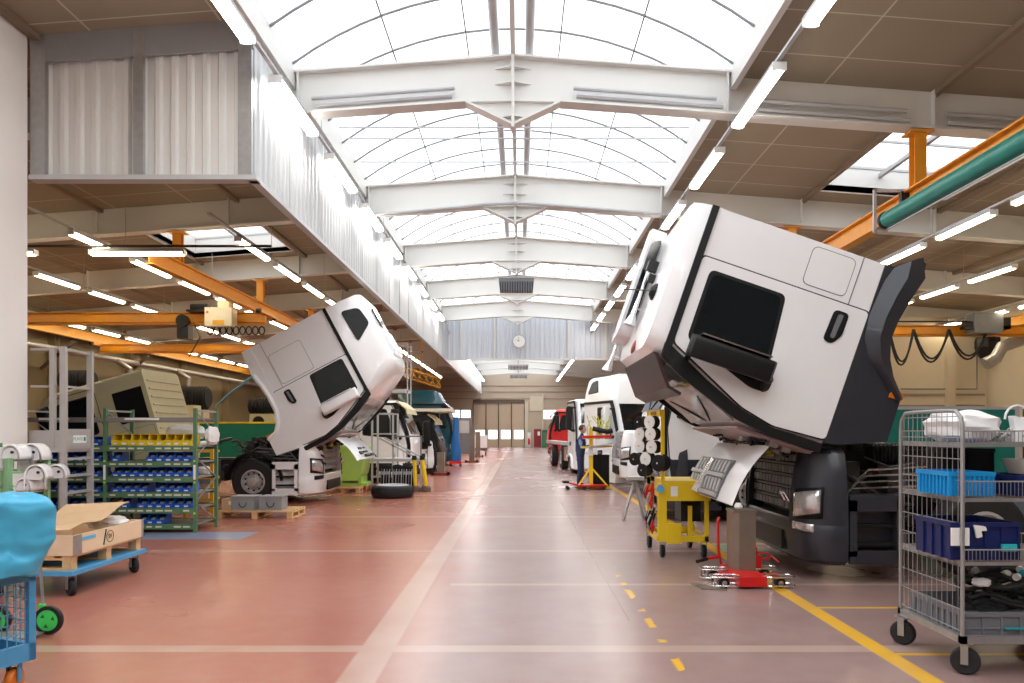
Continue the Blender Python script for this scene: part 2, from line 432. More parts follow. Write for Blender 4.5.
for a, b in zip(gate, gate[1:]): mb.box(a+.25, b-.12, BY+.11, BY+.13, bz_(439), bz_(430))
mb.build('window_strip', PANE, dr)
mb = MB()
for g in gate: mb.box(g-.05, g+.05, BY, BY+.08, 0, gz)
mb.box(gate[0], gate[4], BY-.05, BY+.08, gz, gz+.35)
mb.build('door_frame', mat('dark_gate_trim', (.10, .07, .05), .5), dr)
d2 = Bx(bx_(534), bx_(541), BY-.06, BY, 0, bz_(429)).build('door_2', mat('dark_red_door', (.28, .02, .03), .5), kind='structure')
Bx(bx_(537.5), bx_(540), BY-.08, BY-.06, bz_(435.5), bz_(431.5)).build('window', LABEL, d2)
mb = MB(); mb.box(bx_(524.8), bx_(528), BY-.1, BY, 0, 4.6); mb.box(bx_(542), bx_(543.5), BY-.3, BY, 0, 5.4); mb.box(bx_(530), bx_(542), BY-.1, BY, bz_(411), 5.2)
mb.build('trim_4', WALLC, kind='structure')
for i, z in enumerate((4.9, 5.6, 6.2)): Bx(-15, 15, BY-.05, BY, z, z+.07).build('trim_%d' % (5+i), BROWNS, kind='structure')

# outer long walls with posts
WL = mat('olive_beige_wall', (.19, .155, .085), .6, noise=.1, nscale=.8)
holed_wall('wall_left', WL, 'x', -19.4, -19.1, Y0, BY, 0, 6.9, [])
wr = [(31.5, 35.5, 2.3, 3.6), (38, 42, 2.3, 3.6)]
holed_wall('wall_right', WALLC, 'x', 18.7, 19, Y0, BY, 0, 6.9, wr)
for i, h in enumerate(wr): Bx(18.84, 18.87, *h).build('window_%d' % (6+i), PANE, kind='structure')
for s in (-1, 1):
    for k in range(-4, 11):
        Y = 12.9+6*k
        if s > 0 and Y > 30 and Y < 31.5: continue
        x = s*(18.95 if s < 0 else 18.55)
        mb = MB(); mb.box(x-.15, x+.15, Y-.14, Y-.12, 0, 6.1); mb.box(x-.15, x+.15, Y+.12, Y+.14, 0, 6.1); mb.box(x-.01, x+.01, Y-.12, Y+.12, 0, 6.1)
        mb.build('wall_post', mat('olive_steel_paint', (.30, .25, .16), .5), kind='structure')
Bx(-19.4, 19, Y0-.3, Y0, 0, 8.2).build('wall_rear', WALLB, kind='structure')
Bx(-7.5, -7.13, -6, 11.0, 0, 7.36).build('wall_near_left', WALLW, kind='structure')
# cream partition wall on the right with trims
Bx(12.0, 18.6, 30.3, 30.5, 0, 6.2).build('wall_right_partition', WALLC, kind='structure')
for i, z in enumerate((1.2, 2.6, 3.05)): Bx(12, 18.5, 30.24, 30.3, z, z+.09).build('trim_%d' % (8+i), mat('grey_brown_rail', (.30, .24, .19), .5), kind='structure')
Bx(16.9, 17.2, 30.0, 30.3, 0, 6.1).build('trim_11', WALLC, kind='structure')

# corrugated curtain walls hung from the roof
def corr_profile(L, p=.23, d=.05):
    pts = [(0, 0)]; x = 0
    while x < L-p:
        pts += [(x+p*.50, 0), (x+p*.62, d), (x+p*.86, d), (x+p*.98, 0)]; x += p
    pts.append((L, 0)); return pts
mb = MB(); pf = corr_profile(3.2, .232, .05)
def cf(x, yo, z): return (x, yo, z)
for (x, d), (x2, d2_) in zip(pf, pf[1:]):
    a, b = -7.1+x, -7.1+x2
    mb.f([mb.v((a, 11.18-d, 5.36)), mb.v((b, 11.18-d2_, 5.36)), mb.v((b, 11.18-d2_, ceilz(b))), mb.v((a, 11.18-d, ceilz(a)))])
mb.build('wall_hanging_front', CORR, kind='structure', solid=.01)
mb = MB(); mb.box(-7.13, -3.82, 11.02, 11.22, 5.30, 5.37); mb.build('trim_12', CORRW, kind='structure')
mb = MB()
for a, b in ((-7.12, -6.9), (-5.62, -5.48), (-4.10, -3.9)): mb.box(a, b, 11.04, 11.12, 5.37, ceilz(a)-.02)
mb.build('trim_13', STEEL, kind='structure')
mb = MB(); mb.prism([(-7.1, 7.0), (-3.88, 7.22), (-3.88, ceilz(-3.88)), (-7.1, ceilz(-7.1))], 'y', 11.05, 11.1); mb.build('trim_14', mat('dull_zinc', (.34, .35, .36), .5, metal=.5), kind='structure')
mb = MB(); pf = corr_profile(Y1-1.5-11.15, .24, .03)
for (x, d), (x2, d2_) in zip(pf, pf[1:]):
    a, b = 11.15+x, 11.15+x2
    mb.f([mb.v((-3.90+d, a, 5.36)), mb.v((-3.90+d2_, b, 5.36)), mb.v((-3.90+d2_, b, 7.66)), mb.v((-3.90+d, a, 7.66))])
mb.build('wall_hanging_side', CORRW, kind='structure', solid=.01)
Bx(-3.97, -3.84, 11.1, Y1-1.5, 5.30, 5.37).build('trim_15', CORRW, kind='structure')
mb = MB(); y = 12.75
while y < 76: mb.box(-3.90, -3.862, y-.012, y+.012, 5.37, 7.64); y += 1.95
mb.build('trim_16', mat('joint_grey', (.28, .29, .30), .5), kind='structure')
mb = MB(); pf = corr_profile(11.4, .25, .05)
for (x, d), (x2, d2_) in zip(pf, pf[1:]):
    a, b = -3.86+x, -3.86+x2
    mb.f([mb.v((a, 39.0-d, 5.34)), mb.v((b, 39.0-d2_, 5.34)), mb.v((b, 39.0-d2_, ceilz(b)+.02)), mb.v((a, 39.0-d, ceilz(a)+.02))])
mb.build('wall_hanging_cross', mat('blue_grey_corrugated', (.60, .63, .68), .4, metal=.2, noise=.03), kind='structure', solid=.01)
mb = MB()
for x in (-3.0, -1.3, .08, 2.5, 4.4): mb.box(x-.05, x+.05, 38.9, 38.94, 5.36, 7.5)
mb.box(-3.86, 7.5, 38.88, 39.02, 5.28, 5.36)
mb.build('trim_17', BEAM, kind='structure')

# pipes along the ridge, tie rods, beam conduits
for dx in (-.30, .28):
    tag(MB().cyl((CX+dx, 1, 8.13), (CX+dx, 38.8, 8.13), .075, n=12).build('ridge_pipe', GREYP, smooth=True), 'fat grey pipe running along the ridge of the skylight, %s one of the two' % ('left' if dx < 0 else 'right'), 'pipe', 'ridge pipes')
mb = MB()
for y in (15.6, 16.2, 17.6, 21.9, 28): mb.bar((CX-3.6, y, 7.88), (CX+3.6, y, 7.88), .03)
mb.build('tie_rod', GREYP, kind='structure')
def web_pipe(x0, x1, Y, dz, label, r=.035):
    f = lambda x: botz(x)+dz
    o = MB().cyl((x0, Y-.09, f(x0)), (x1, Y-.09, f(x1)), r, n=8).build('conduit', GREYP, smooth=True)
    tag(o, label, 'pipe', 'conduits on the first roof beam')
web_pipe(-3.4, -1.15, 12.86, .10, 'lower grey conduit on the left half of the nearest roof beam', .05)
web_pipe(-3.5, -1.1, 12.86, .22, 'upper grey conduit on the left half of the nearest roof beam')
web_pipe(.95, 3.4, 12.86, .10, 'lower grey conduit on the right half of the nearest roof beam', .05)
web_pipe(.9, 3.3, 12.86, .22, 'upper grey conduit on the right half of the nearest roof beam')
web_pipe(4.0, 6.55, 12.86, .09, 'lower pale conduit on the beam left of the orange crane post', .04)
web_pipe(4.0, 6.5, 12.86, .24, 'upper pale conduit on the beam left of the orange crane post', .04)
web_pipe(7.2, 9.6, 12.86, .09, 'lower pale conduit on the beam right of the orange crane post', .04)
web_pipe(7.15, 9.6, 12.86, .24, 'upper pale conduit on the beam right of the orange crane post', .04)
o = MB().tube([(-3.75, 18.68, 6.95), (-1.4, 18.68, 7.16), (-.9, 18.68, 7.22), (-.12, 18.68, 7.26), (.8, 18.68, 7.2), (3.5, 18.68, 6.98)], .045, 8).build('conduit', GREYP, smooth=True)
tag(o, 'long grey pipe along the lower edge of the second roof beam', 'pipe')

# ------------------------------------------------------------------ lamps
def make_lamp(name, L, label, group, tube, w=.16):
    t = thing(name, label, 'ceiling lamp', group=group)
    mb = MB(); mb.box(-w*.5, w*.5, -L/2, L/2, .0, .055); mb.box(-w*.3, w*.3, -L/2+.05, L/2-.05, .055, .09)
    mb.build('housing', GREYP, t, bevel=.01)
    mb = MB(); mb.prism([(-w*.48, 0), (-w*.40, -.05), (-w*.2, -.075), (w*.2, -.075), (w*.40, -.05), (w*.48, 0)], 'y', -L/2+.02, L/2-.02)
    mb.build('diffuser', tube, t)
    for s in (-1, 1): Bx(-w*.5, w*.5, s*L/2-.02, s*L/2+.02, -.06, .055).build('end_cap', LABEL, t)
    return t
ORD = 'nearest second third fourth fifth sixth seventh eighth ninth tenth eleventh twelfth thirteenth fourteenth fifteenth sixteenth seventeenth eighteenth nineteenth twentieth'.split()
def lamp_row(x, z, y0, y1, per, L, tube, rowname, railname='', w=.16):
    k = 0; kk = max(0, round((3.0-y0)/per)) if y0 < 0 else (5 if y0 < 1 else 0)
    proto = None; y = y0; g = 'lamps of '+rowname
    lab = lambda k: '%s fluorescent lamp in view in %s' % (ORD[k], rowname)
    while y < y1:
        if proto is None: proto = make_lamp('ceiling_lamp', L, lab(0) if not kk else 'ceiling lamp nearer than any in view, in '+rowname, g, tube, w); proto.location = (x, y, z)
        else: c = copy_tree(proto); c.location = (x, y, z); c['label'] = lab(k-kk) if k >= kk else 'ceiling lamp nearer than any in view, in '+rowname
        y += per; k += 1
    o = Bx(x-.03, x+.03, y0-per, y1, z+.09, z+.13).build('lamp_rail', GREYP); tag(o, 'thin grey mounting rail carrying '+rowname, 'rail')
    yy = y0+per*.5
    while yy < y1: MB().bar((x, yy, z+.13), (x, yy, ceilz(x)-.02), .012).build('hanger_wire', GREYP, o); yy += per*2
# main rows beside the skylight, run on unseen behind the camera to add light
lamp_row(3.66, 6.80, -7.45, 38, 3.2, 2.05, TUBEW, 'the row along the right skylight edge', '', .2)
lamp_row(-3.66, 6.92, -6.8, 38, 3.2, 2.05, TUBEW, 'the row along the white hanging wall', '', .2)
lamp_row(3.66, 6.60, 41, 76, 3.22, 2.6, TUBEW, 'the far right row beyond the cross wall', '', .2)
lamp_row(-3.60, 6.60, 41, 74, 3.22, 2.6, TUBEW, 'the far left row beyond the cross wall', '', .2)
zl = CH+4.3
lamp_row(-6.3, zl, 17.96, 60, 2.6, 1.95, TUBE, 'the left bay row by the hanging wall')
lamp_row(-9.6, zl-.05, 17.2, 60, 2.6, 1.95, TUBE, 'the second left bay row')
lamp_row(-13.2, zl, 16.5, 52, 2.6, 1.95, TUBE, 'the third left bay row')
lamp_row(-17.2, zl-.2, 16.0, 52, 2.6, 1.95, TUBE, 'the left bay row by the outer wall')
lamp_row(9.3, zl, .3, 50, 2.6, 1.95, TUBE, 'the right bay row by the tilted cab')  # nearest lamps lie out of view, added for light
lamp_row(12.9, zl, 15.6, 50, 2.6, 1.95, TUBE, 'the middle row of the right bay')
lamp_row(16.7, zl-.15, 14.0, 50, 2.6, 1.95, TUBE, 'the right bay row by the outer wall')
# transverse lamps left
for x, n in ((-8.6, 'right'), (-11.95, 'left')):
    t = make_lamp('ceiling_lamp', 2.1, 'fluorescent lamp hung crosswise under the left bay roof, the %s one of the two' % n, 'crosswise lamps', TUBE)
    t.location = (x, 17.1, CH+4.02); t.rotation_euler = (0, 0, PI/2)
o = MB().tube([(-13.5, 17.1, CH+4.16), (-5.6, 17.1, CH+4.16)], .03, 6).build('lamp_rail', mat('dark_rail', (.06, .05, .045), .5)); tag(o, 'dark mounting rail running crosswise above the crosswise lamps', 'rail')

# clock, heater units
t = thing('wall_clock', 'round white clock hung in front of the grey corrugated cross wall', 'clock', (-.05, 38.7, 6.22))
MB().lathe([(.30, -.03), (.33, -.05), (.33, .05), (.28, .06)], (0, 0, 0), 'y', 28).build('case', GREYP, t, smooth=True)
MB().lathe([(.001, -.036), (.30, -.036), (.30, -.03)], (0, 0, 0), 'y', 28).build('dial', LABEL, t)
MB().bar((0, -.045, -.02), (-.02, -.045, .22), .014).build('minute_hand', INK, t)
MB().bar((.02, -.045, -.01), (-.13, -.045, .07), .02).build('hour_hand', INK, t)
MB().bar((0, 0, -.33), (0, 0, -.9), .05).build('stem', GREYP, t)
MB().bar((0, 0, .33), (0, 0, 1.1), .03).build('hanger', GREYP, t)
def heater(Y, z, wd, h, label):
    t = thing('air_heater', label, 'heater', (CX, Y, z), group='air heaters under the ridge')
    MB().prism([(-wd/2, h), (wd/2, h), (wd*.46, 0), (-wd*.46, 0)], 'y', -.25, .25).build('casing', MIDG if wd < 1.3 else GREYP, t, bevel=.02)
    mb = MB()
    for k in range(14): x = -wd*.45+wd*.9*k/13; mb.box(x-.012, x+.012, -.28, -.25, -.08, h*.7)
    mb.build('louvre', BLACK, t)
    MB().bar((0, 0, h), (0, 0, 7.98-z), .06).build('hanger', GREYP, t)
heater(25.3, 6.28, 1.18, .42, 'grey louvred air heater hung below the third roof beam')
heater(42.5, 5.75, 1.5, .3, 'pale air heater just behind the hanging cross wall')
heater(50.5, 5.75, 1.4, .3, 'pale air heater further back under the ridge, middle of the far ones')
heater(58.5, 5.75, 1.4, .3, 'pale air heater furthest back under the ridge')

# ------------------------------------------------------------------ cranes
def ibeam(mb, p0, p1, h, w, up=(0, 0, 1)):
    p0 = Vector(p0); p1 = Vector(p1); u = Vector((0, 0, 1))
    mb.bar(p0, p1, .02, h); mb.bar(p0+u*h/2, p1+u*h/2, w, .025); mb.bar(p0-u*h/2, p1-u*h/2, w, .025)
def runway(x, z, y0, y1, posts, label, m=ORANGE):
    t = thing('crane_runway', label, 'crane rail', (x, y0, 0)); mb = MB(); ibeam(mb, (0, 0, z), (0, y1-y0, z), .34, .22); mb.build('runway_beam', m, t)
    for Y in posts:
        zt = botz(abs(x)+.35)-.03; mb = MB(); yy = Y-y0
        mb.box(-.10, .10, yy-.10, yy-.08, z+.18, zt); mb.box(-.10, .10, yy+.08, yy+.10, z+.18, zt); mb.box(-.012, .012, yy-.08, yy+.08, z+.18, zt)
        mb.box(-.2, .2, yy-.16, yy+.16, zt-.03, zt); mb.build('post', m, t)
runway(-8.5, 5.66, 17.4, 50, [18.9, 24.9, 30.9, 36.9], 'orange crane rail running away under the left bay roof, the nearer of the two')
runway(-18.35, 5.66, 20, 52, [24.9], 'orange crane rail high beside the left outer wall', ORANGEY)
runway(6.75, 5.62, 4, 38.8, [12.9, 18.9, 24.9, 30.9], 'big orange crane rail with a post under the right bay skylight')
runway(18.1, 5.66, 12, 29.2, [18.9, 24.9], 'yellow-orange crane rail beside the right outer wall', ORANGEY)

def bridge(Y, x0, x1, z, label, m=ORANGE, box=None):
    t = thing('overhead_crane', label, 'crane', ((x0+x1)/2, Y, 0)); X0 = x0-(x0+x1)/2; X1 = -X0
    mb = MB(); ibeam(mb, (X0, 0, z), (X1, 0, z), .36, .24); mb.box(X0, X1, -.10, -.04, z-.12, z+.12); mb.build('girder', m, t)
    for s in (X0, X1):
        mb = MB(); mb.box(s-.1, s+.1, -.7, .7, z+.1, z+.21); mb.build('end_carriage', m, t, bevel=.02)
        for q in (-.75, .75): MB().cyl((s-.06, q, z+.14), (s+.06, q, z+.14), .07).build('wheel', BLACKM, t)
    return t
cb = bridge(24.0, -18.2, -8.0, 5.19, 'orange overhead crane spanning the left bay with a cream control box')
bx0 = -9.15+13.1
c2 = Bx(bx0-.5, bx0+.33, -.75, -.3, 4.86, 5.44).build('control_box', mat('cream_control_box', (.72, .66, .48), .45), cb, bevel=.02)
Bx(bx0-.25, bx0+.1, -.765, -.75, 4.9, 5.04).build('warning_label', ORANGEY, c2)
Bx(bx0-.44, bx0-.38, -.77, -.75, 5.26, 5.32).build('button', RED, c2)
mb = MB(); mb.box(bx0-.2, bx0+.15, -.5, -.1, 5.44, 5.7); mb.build('gear_box', CREAM, cb, bevel=.02)
mb = MB(); mb.cyl((bx0-1.1, -.3, 5.5), (bx0-.55, -.3, 5.5), .11); mb.cyl((bx0-.8, -.4, 5.45), (bx0-.8, .3, 5.45), .09); mb.box(bx0-1.2, bx0-.5, -.45, .1, 5.36, 5.42)
mb.build('hoist_motor', BLACKM, cb)
mb = MB()
for k in range(9):
    x = bx0-.45+k*.2; mb.tube([(x+.09*math.cos(a), -.45, 4.76+.13*math.sin(a)) for a in [i*PI/4 for i in range(8)]], .022, 6, closed=True)
mb.build('festoon_cable', RUBBER, cb)
mb = MB(); mb.box(bx0-1.6, bx0-1.25, -.2, .2, 4.55, 5.2); mb.cyl((bx0-1.42, -.25, 5.1), (bx0-1.42, .25, 5.1), .2); mb.tube([(bx0-1.2, 0, 5.2), (bx0-.95, 0, 4.6), (bx0-1.3, 0, 4.0)], .02, 6)
mb.build('hook_block', BLACKM, cb)
cb2 = bridge(33, -18.2, -8.2, 5.22, 'second orange overhead crane further back in the left bay')
cr = bridge(27, 6.9, 18.0, 5.20, 'orange overhead crane spanning the right bay with black festoon loops and grey hoist', ORANGE)
def crx(px): return (px-VX)/F*27-12.45
Bx(crx(963), crx(991), -.7, -.15, 5.05, 5.75).build('hoist_housing', MIDG, cr, bevel=.02)
mb = MB(); mb.box(crx(955), crx(1000), -.6, -.3, 5.2, 5.3); mb.box(crx(992), crx(1000), -.6, -.2, 5.2, 5.6); mb.cyl((crx(955), -.5, 5.35), (crx(963), -.5, 5.35), .13)
mb.build('trolley_motor', BLACKM, cr)
for a, b, dp in ((885, 909, 1.25), (909, 944, 1.15), (944, 982, 1.05)):
    xa, xb = crx(a), crx(b); mb = MB()
    for dy in (-.28, -.34):
        mb.tube([(xa+(xb-xa)*k/12, dy, 5.22-(dp+(dy+.28)*2)*(1-(2*k/12-1)**2)) for k in range(13)], .035, 6)
    mb.build('festoon_cable', RUBBER, cr)
MB().bar((crx(885), -.25, 5.5), (crx(965), -.25, 5.5), .05).build('conductor_rail', BLACKM, cr)

# teal tube slung from the big rail, with its bracket
x = 6.3
t = thing('hose_tube', 'long teal round tube slung along the big orange crane rail on the right', 'tube', (x, 4, CH+3.62))
MB().cyl((0, 0, 0), (0, 9.05, 0), .14, n=20).build('casing', TEAL, t, smooth=True)
mb = MB(); mb.lathe([(.145, 9.0), (.155, 9.02), (.155, 9.08), (.1, 9.1)], (0, 0, 0), 'y', 20); mb.build('end_ring', BLACK, t)
MB().bar((0, 0, -.16), (0, 9.05, -.16), .02).build('carrier_wire', GREYP, t)
t = thing('hanging_bracket', 'square grey bracket frame holding the end of the teal tube', 'bracket', (x-.02, 13.2, CH+3.45))
mb = MB(); mb.bar((-.12, 0, .0), (-.12, 0, .74), .05); mb.bar((-.12, 0, .72), (.62, 0, .72), .05); mb.bar((-.12, 0, .02), (.1, 0, .02), .05); mb.build('frame', GREYP, t)
mb = MB(); mb.box(.32, .46, -.05, .05, .52, .70); mb.build('clamp', BLACKM, t)

# ducts
o = MB().cyl((-18.1, 18, 4.84), (-18.1, 60, 4.84), .13, n=12).build('exhaust_duct', STEEL, smooth=True); tag(o, 'long galvanised exhaust duct along the left outer wall', 'duct')
for i, yy in enumerate((34, 40)):
    o = MB().tube([(-18.0, yy, 4.78), (-17.4, yy-.05, 4.4), (-17.5, yy-.1, 3.6), (-17.3, yy-.1, 3.0)], .13, 10).build('exhaust_hose', STEEL, smooth=True)
    tag(o, 'short bent exhaust pipe dropping from the left wall duct, %s one' % ('nearer', 'further')[i], 'pipe')
for i, yy in enumerate((26, 30, 36)):
    o = MB().bar((-18.9, yy, 4.1), (-17.6, yy, 5.2), .12).build('wall_bracket', mat('dark_bracket', (.12, .10, .08), .5)); tag(o, 'dark diagonal wall bracket above the left duct, %s' % ('nearest', 'middle', 'furthest')[i], 'bracket', 'left wall brackets')
def p(px, py, Y): return tuple(P(px, py, Y))
o = MB().tube([p(1024, 338, 27.5), p(1018, 341, 27.5), p(1002, 347, 27.5), p(996, 358, 27.5), p(985, 364, 27.5)], .22, 14).build('exhaust_duct', STEEL, smooth=True); tag(o, 'galvanised elbow duct ending in front of the cream partition on the right', 'duct')
o = MB().ball(p(989, 345, 29.9), .55, (1, .7, 1.2), 14).build('duct_fan', BLACKM); tag(o, 'dark round duct fan against the cream partition', 'fan')
o = MB().tube([p(901, 389, 30.2), p(977, 389, 30.2), p(977, 340, 30.2)], .025, 6).build('wall_pipe', mat('blue_grey_pipe', (.1, .14, .2), .5)); tag(o, 'thin blue-grey pipe bent along the cream partition wall', 'pipe')

# ------------------------------------------------------------------ lorries
def add_tyre(parent, x, y, z, r=.5, w=.3, side=1, name='wheel', rimm=None, hubr=.27):
    mb = MB(); mb.lathe([(hubr, -w/2), (r-.05, -w/2), (r-.01, -w/2+.03), (r, -w/2+.06), (r, w/2-.06), (r-.01, w/2-.03), (r-.05, w/2), (hubr, w/2), (hubr, -w/2)], (0, 0, 0), 'y', 36)
    wh = mb.build(name, RUBBER, parent, loc=(x, y, z), smooth=True)
    mb = MB(); s = side
    mb.lathe([(hubr+.005, s*(w/2+.005)), (hubr-.03, s*(w/2+.01)), (hubr-.05, s*(w/2-.06)), (.17, s*(w/2-.08)), (.15, s*(w/2-.02)), (.11, s*(w/2-.01)), (.10, s*(w/2+.03)), (.02, s*(w/2+.035))], (0, 0, 0), 'y', 30, c0=False)
    for k in range(10):
        a = k*2*PI/10; mb.cyl((.135*math.cos(a), s*(w/2-.02), .135*math.sin(a)), (.135*math.cos(a), s*(w/2+.02), .135*math.sin(a)), .014, n=6)
    mb.build('rim', rimm or ALU, wh, smooth=True)
    mb = MB()
    for k in range(10):
        a = (k+.5)*2*PI/10; mb.cyl((.205*math.cos(a), s*(w/2-.068), .205*math.sin(a)), (.205*math.cos(a), s*(w/2-.055), .205*math.sin(a)), .024, n=8)
    mb.build('rim_hole', BLACK, wh)
    return wh

def rpoly(pts, r, n=4):                          # round the corners of a polygon
    out = []; m = len(pts)
    for i in range(m):
        p0, p1, p2 = Vector(pts[i-1]), Vector(pts[i]), Vector(pts[(i+1) % m]); a = (p0-p1); b = (p2-p1)
        rr = min(r, a.length*.45, b.length*.45); A = p1+a.normalized()*rr; B = p1+b.normalized()*rr
        for k in range(n+1): t = k/n; q = A*(1-t)**2+p1*2*t*(1-t)+B*t*t; out.append((q.x, q.y))
    return out

def lorry(name, label, cat, loc, rz, o):
    """local frame: front plane x=0, rear negative, z up; o: options"""
    g = lambda k, d=None: o.get(k, d)
    t = thing(name, label, cat, loc, rz, g('group')); near = g('near', 1); det = g('detail', True)
    cabm, lowm, skm = g('cab', WHITE), g('low', DGREY), g('skirt', DGREY)
    W = 1.2; L = g('L', 2.07); Hr = g('Hr', .25); ws = g('ws', .42)      # ws: windscreen lean
    # ---- chassis
    CL = g('CL', 6.0); mb = MB()
    for s in (-1, 1): mb.box(-CL, -.35, s*.42-.05, s*.42+.05, .72, .98)
    for xx in [q for q in (-.6, -2.6, -4.2) if q > -CL]+[-CL+.1]: mb.box(xx-.06, xx+.06, -.42, .42, .75, .95)
    mb.build('chassis_frame', BLACKM, t)
    for wx in [g('wx', -1.55)]+g('rear', [-5.2]):
        for s in (-1, 1): add_tyre(t, wx, s*1.03, .5, side=s)
        MB().cyl((wx, -.9, .5), (wx, .9, .5), .09).build('axle', BLACKM, t)
    if g('arch', False):
        wx = g('wx')
        for s in (-1, 1):
            mb = MB()
            pr = [(wx+.62*math.cos(a), .52+.62*math.sin(a)) for a in [PI*k/12 for k in range(13)]]
            pr2 = [(wx+.66*math.cos(a), .52+.66*math.sin(a)) for a in [PI*k/12 for k in range(12, -1, -1)]]
            mb.prism(pr+pr2, 'y', s*.88, s*1.2); mb.build('wheel_arch', BLACK, t)
    # ---- front module
    def arcp(ins=0, top=0):                        # half plan outline from side to centre
        return [(-.50+top*.2, 1.25-ins), (-.34, 1.24-ins), (-.20-top, 1.19-ins), (-.10-top, 1.08-ins), (-.045-top, .94-ins), (-.02-top, .78)]
    zb = g('zb', .19); bz = zb-.19
    if g('front', True):
        lv = [(zb, .05, .10), (zb+.05, .01, .03), (.42+bz, 0, 0), (.62+bz, .0, .0), (.66+bz, .02, .02)]
        rings = []
        for z, ins, tp in lv:
            h = arcp(ins, tp); full = [(x, -y) for x, y in h]+[(x, y) for x, y in h[::-1]]
            rings.append([(x, y, z) for x, y in full]+[(-.42, 1.0, z), (-.42, -1.0, z)])
        bp = MB().loft(rings).build('bumper', lowm, t, bevel=.012, smooth=True)
        for s in (-1, 1):
            lv = [(.60+bz, 0, 0), (.9+bz, .005, .01), (1.2+bz, .02, .05), (1.40+bz, .05, .10), (1.46+bz, .10, .16)]
            rings = []
            for z, ins, tp in lv:
                h = arcp(ins, tp); rings.append([(x, s*y, z) for x, y in h]+[(-.28-tp, s*.78, z), (-.38-tp, s*.98, z), (-.50, s*(1.10-ins), z)])
            mb = MB().loft(rings); cm = mb.build('corner_module', lowm, t, smooth=True, bevel=.008)
            def patch(nm, m, t0, t1, z00, z01, z10, z11, off=.012):
                h = arcp(0, 0)
                def pt(u, z):
                    q = u*(len(h)-1); i = min(int(q), len(h)-2); f = q-i; tp = max(0, (z-.9-bz)/.5)*.1
                    a, b = Vector(h[i]), Vector(h[i+1]); pnt = a*(1-f)+b*f; d = (b-a); nn = Vector((-d.y, d.x)).normalized()
                    if nn.x < 0: nn = -nn
                    pnt += nn*off; return (pnt.x-tp*(.2+.8*u), s*pnt.y, z)
                mb = MB(); mb.grid(lambda u, v: pt(t0+(t1-t0)*u, (z00*(1-u)+z10*u)*(1-v)+(z01*(1-u)+z11*u)*v), 6, 3)
                return mb.build(nm, m, cm, smooth=True, solid=.015)
            patch('headlamp_bezel', BLACK, .34, .90, .70+bz, 1.04+bz, .66+bz, 1.00+bz, .004)
            patch('headlamp', LENS, .38, .84, .76+bz, 1.01+bz, .69+bz, .96+bz)
            patch('fog_lamp', LENS if lowm is DGREY else BLACK, .46, .86, .54+bz, .63+bz, .56+bz, .64+bz, .016)
            if g('vslats', False):
                for q in range(3): patch('vent_slat', BLACK, .78, .99, .92+q*.16+bz, .96+q*.16+bz, .86+q*.16+bz, .92+q*.16+bz, .02)
            # step box
            mb = MB(); y0, y1 = (s*.95, s*1.24)
            mb.box(-1.10, -.52, y0, y1, zb+.02, zb+.16); mb.box(-1.10, -.52, y0, y1, .78, .95); mb.box(-1.10, -1.03, y0, y1, zb+.1, .9); mb.box(-.60, -.52, y0, y1, zb+.1, .9); mb.box(-1.1, -.52, y0, s*1.08, zb+.1, .9)
            st = mb.build('step_box', lowm, t, bevel=.012)
            mb = MB()
            for zz in (.40, .60): mb.box(-1.02, -.61, s*1.09, s*1.21, zz, zz+.035)
            mb.build('step_tread', BLACK, st)
        mb = MB()                                  # grille panel between the modules
        mb.box(-.30, -.24, -.80, .80, .62+bz, 1.42+bz); mb.build('radiator', BLACK, t)
        mb = MB()
        for k in range(5):
            z = .74+k*.14+bz
            n = 13
            for i in range(n):
                y = -.72+1.44*i/(n-1); mb.prism([(y-.055, z), (y+.035, z), (y+.055, z+.085), (y-.035, z+.085)], 'x', -.14, -.10)
            mb.box(-.16, -.12, -.79, .79, z+.095, z+.12)
        mb.build('grille', MIDG if lowm is DGREY else GREYP, t)
        mb = MB(); mb.box(-.03, .01, -.62, .62, .28+bz, .5+bz); mb.build('air_intake', BLACK, t)
        mb = MB(); mb.tube([(.0, .85, .86+bz), (.05, .85, .95+bz), (.05, .72, .95+bz), (.0, .72, .86+bz)], .014, 6); mb.build('tow_loop', CHROME, t)
    # engine and plumbing
    if g('engine', True):
        mb = MB(); mb.box(-2.1, -.55, -.36, .36, .62, 1.22); mb.box(-2.0, -.7, -.26, .26, 1.22, 1.42)
        for k in range(6): mb.box(-1.92+k*.2, -1.78+k*.2, -.22, .22, 1.42, 1.5)
        mb.cyl((-.62, 0, .95), (-.45, 0, .95), .34, n=20)
        mb.box(-.44, -.36, -.6, .6, .6, 1.35)
        e = mb.build('engine', BLACKM, t, bevel=.02)
        rnd = random.Random(5)
        for s in (-1, 1):
            mb = MB()
            for k in range(16):
                x0 = -.5-rnd.random()*1.6; z0 = .75+rnd.random()*.65; y0 = s*(.45+rnd.random()*.45)
                pts = [(x0, y0, z0)]
                for q in range(5): pts.append((pts[-1][0]+rnd.uniform(-.28, .2), pts[-1][1]+s*rnd.uniform(-.08, .1), min(1.5, max(.6, pts[-1][2]+rnd.uniform(-.16, .16)))))
                mb.tube(pts, rnd.choice((.014, .022, .035)), 6)
            for k in range(7): x0 = -.6-rnd.random()*1.4; mb.box(x0, x0+.16, s*.5-.1, s*.5+.12, .8+.4*rnd.random(), 1.25+.2*rnd.random())
            mb.build('hose', mat('dusty_black_metal', (.06, .058, .06), .4, metal=.3, noise=.5), e)
            mb = MB()
            for k in range(4):
                z0 = 1.02+.07*k; mb.tube([(-.52-.06*k, s*1.02, z0-.12), (-.62-.06*k, s*1.06, z0-.01), (-1.5, s*1.06, z0+.03)], .012, 6)
            mb.build('brake_line', CHROME if lowm is DGREY else MIDG, e)
            mb = MB()
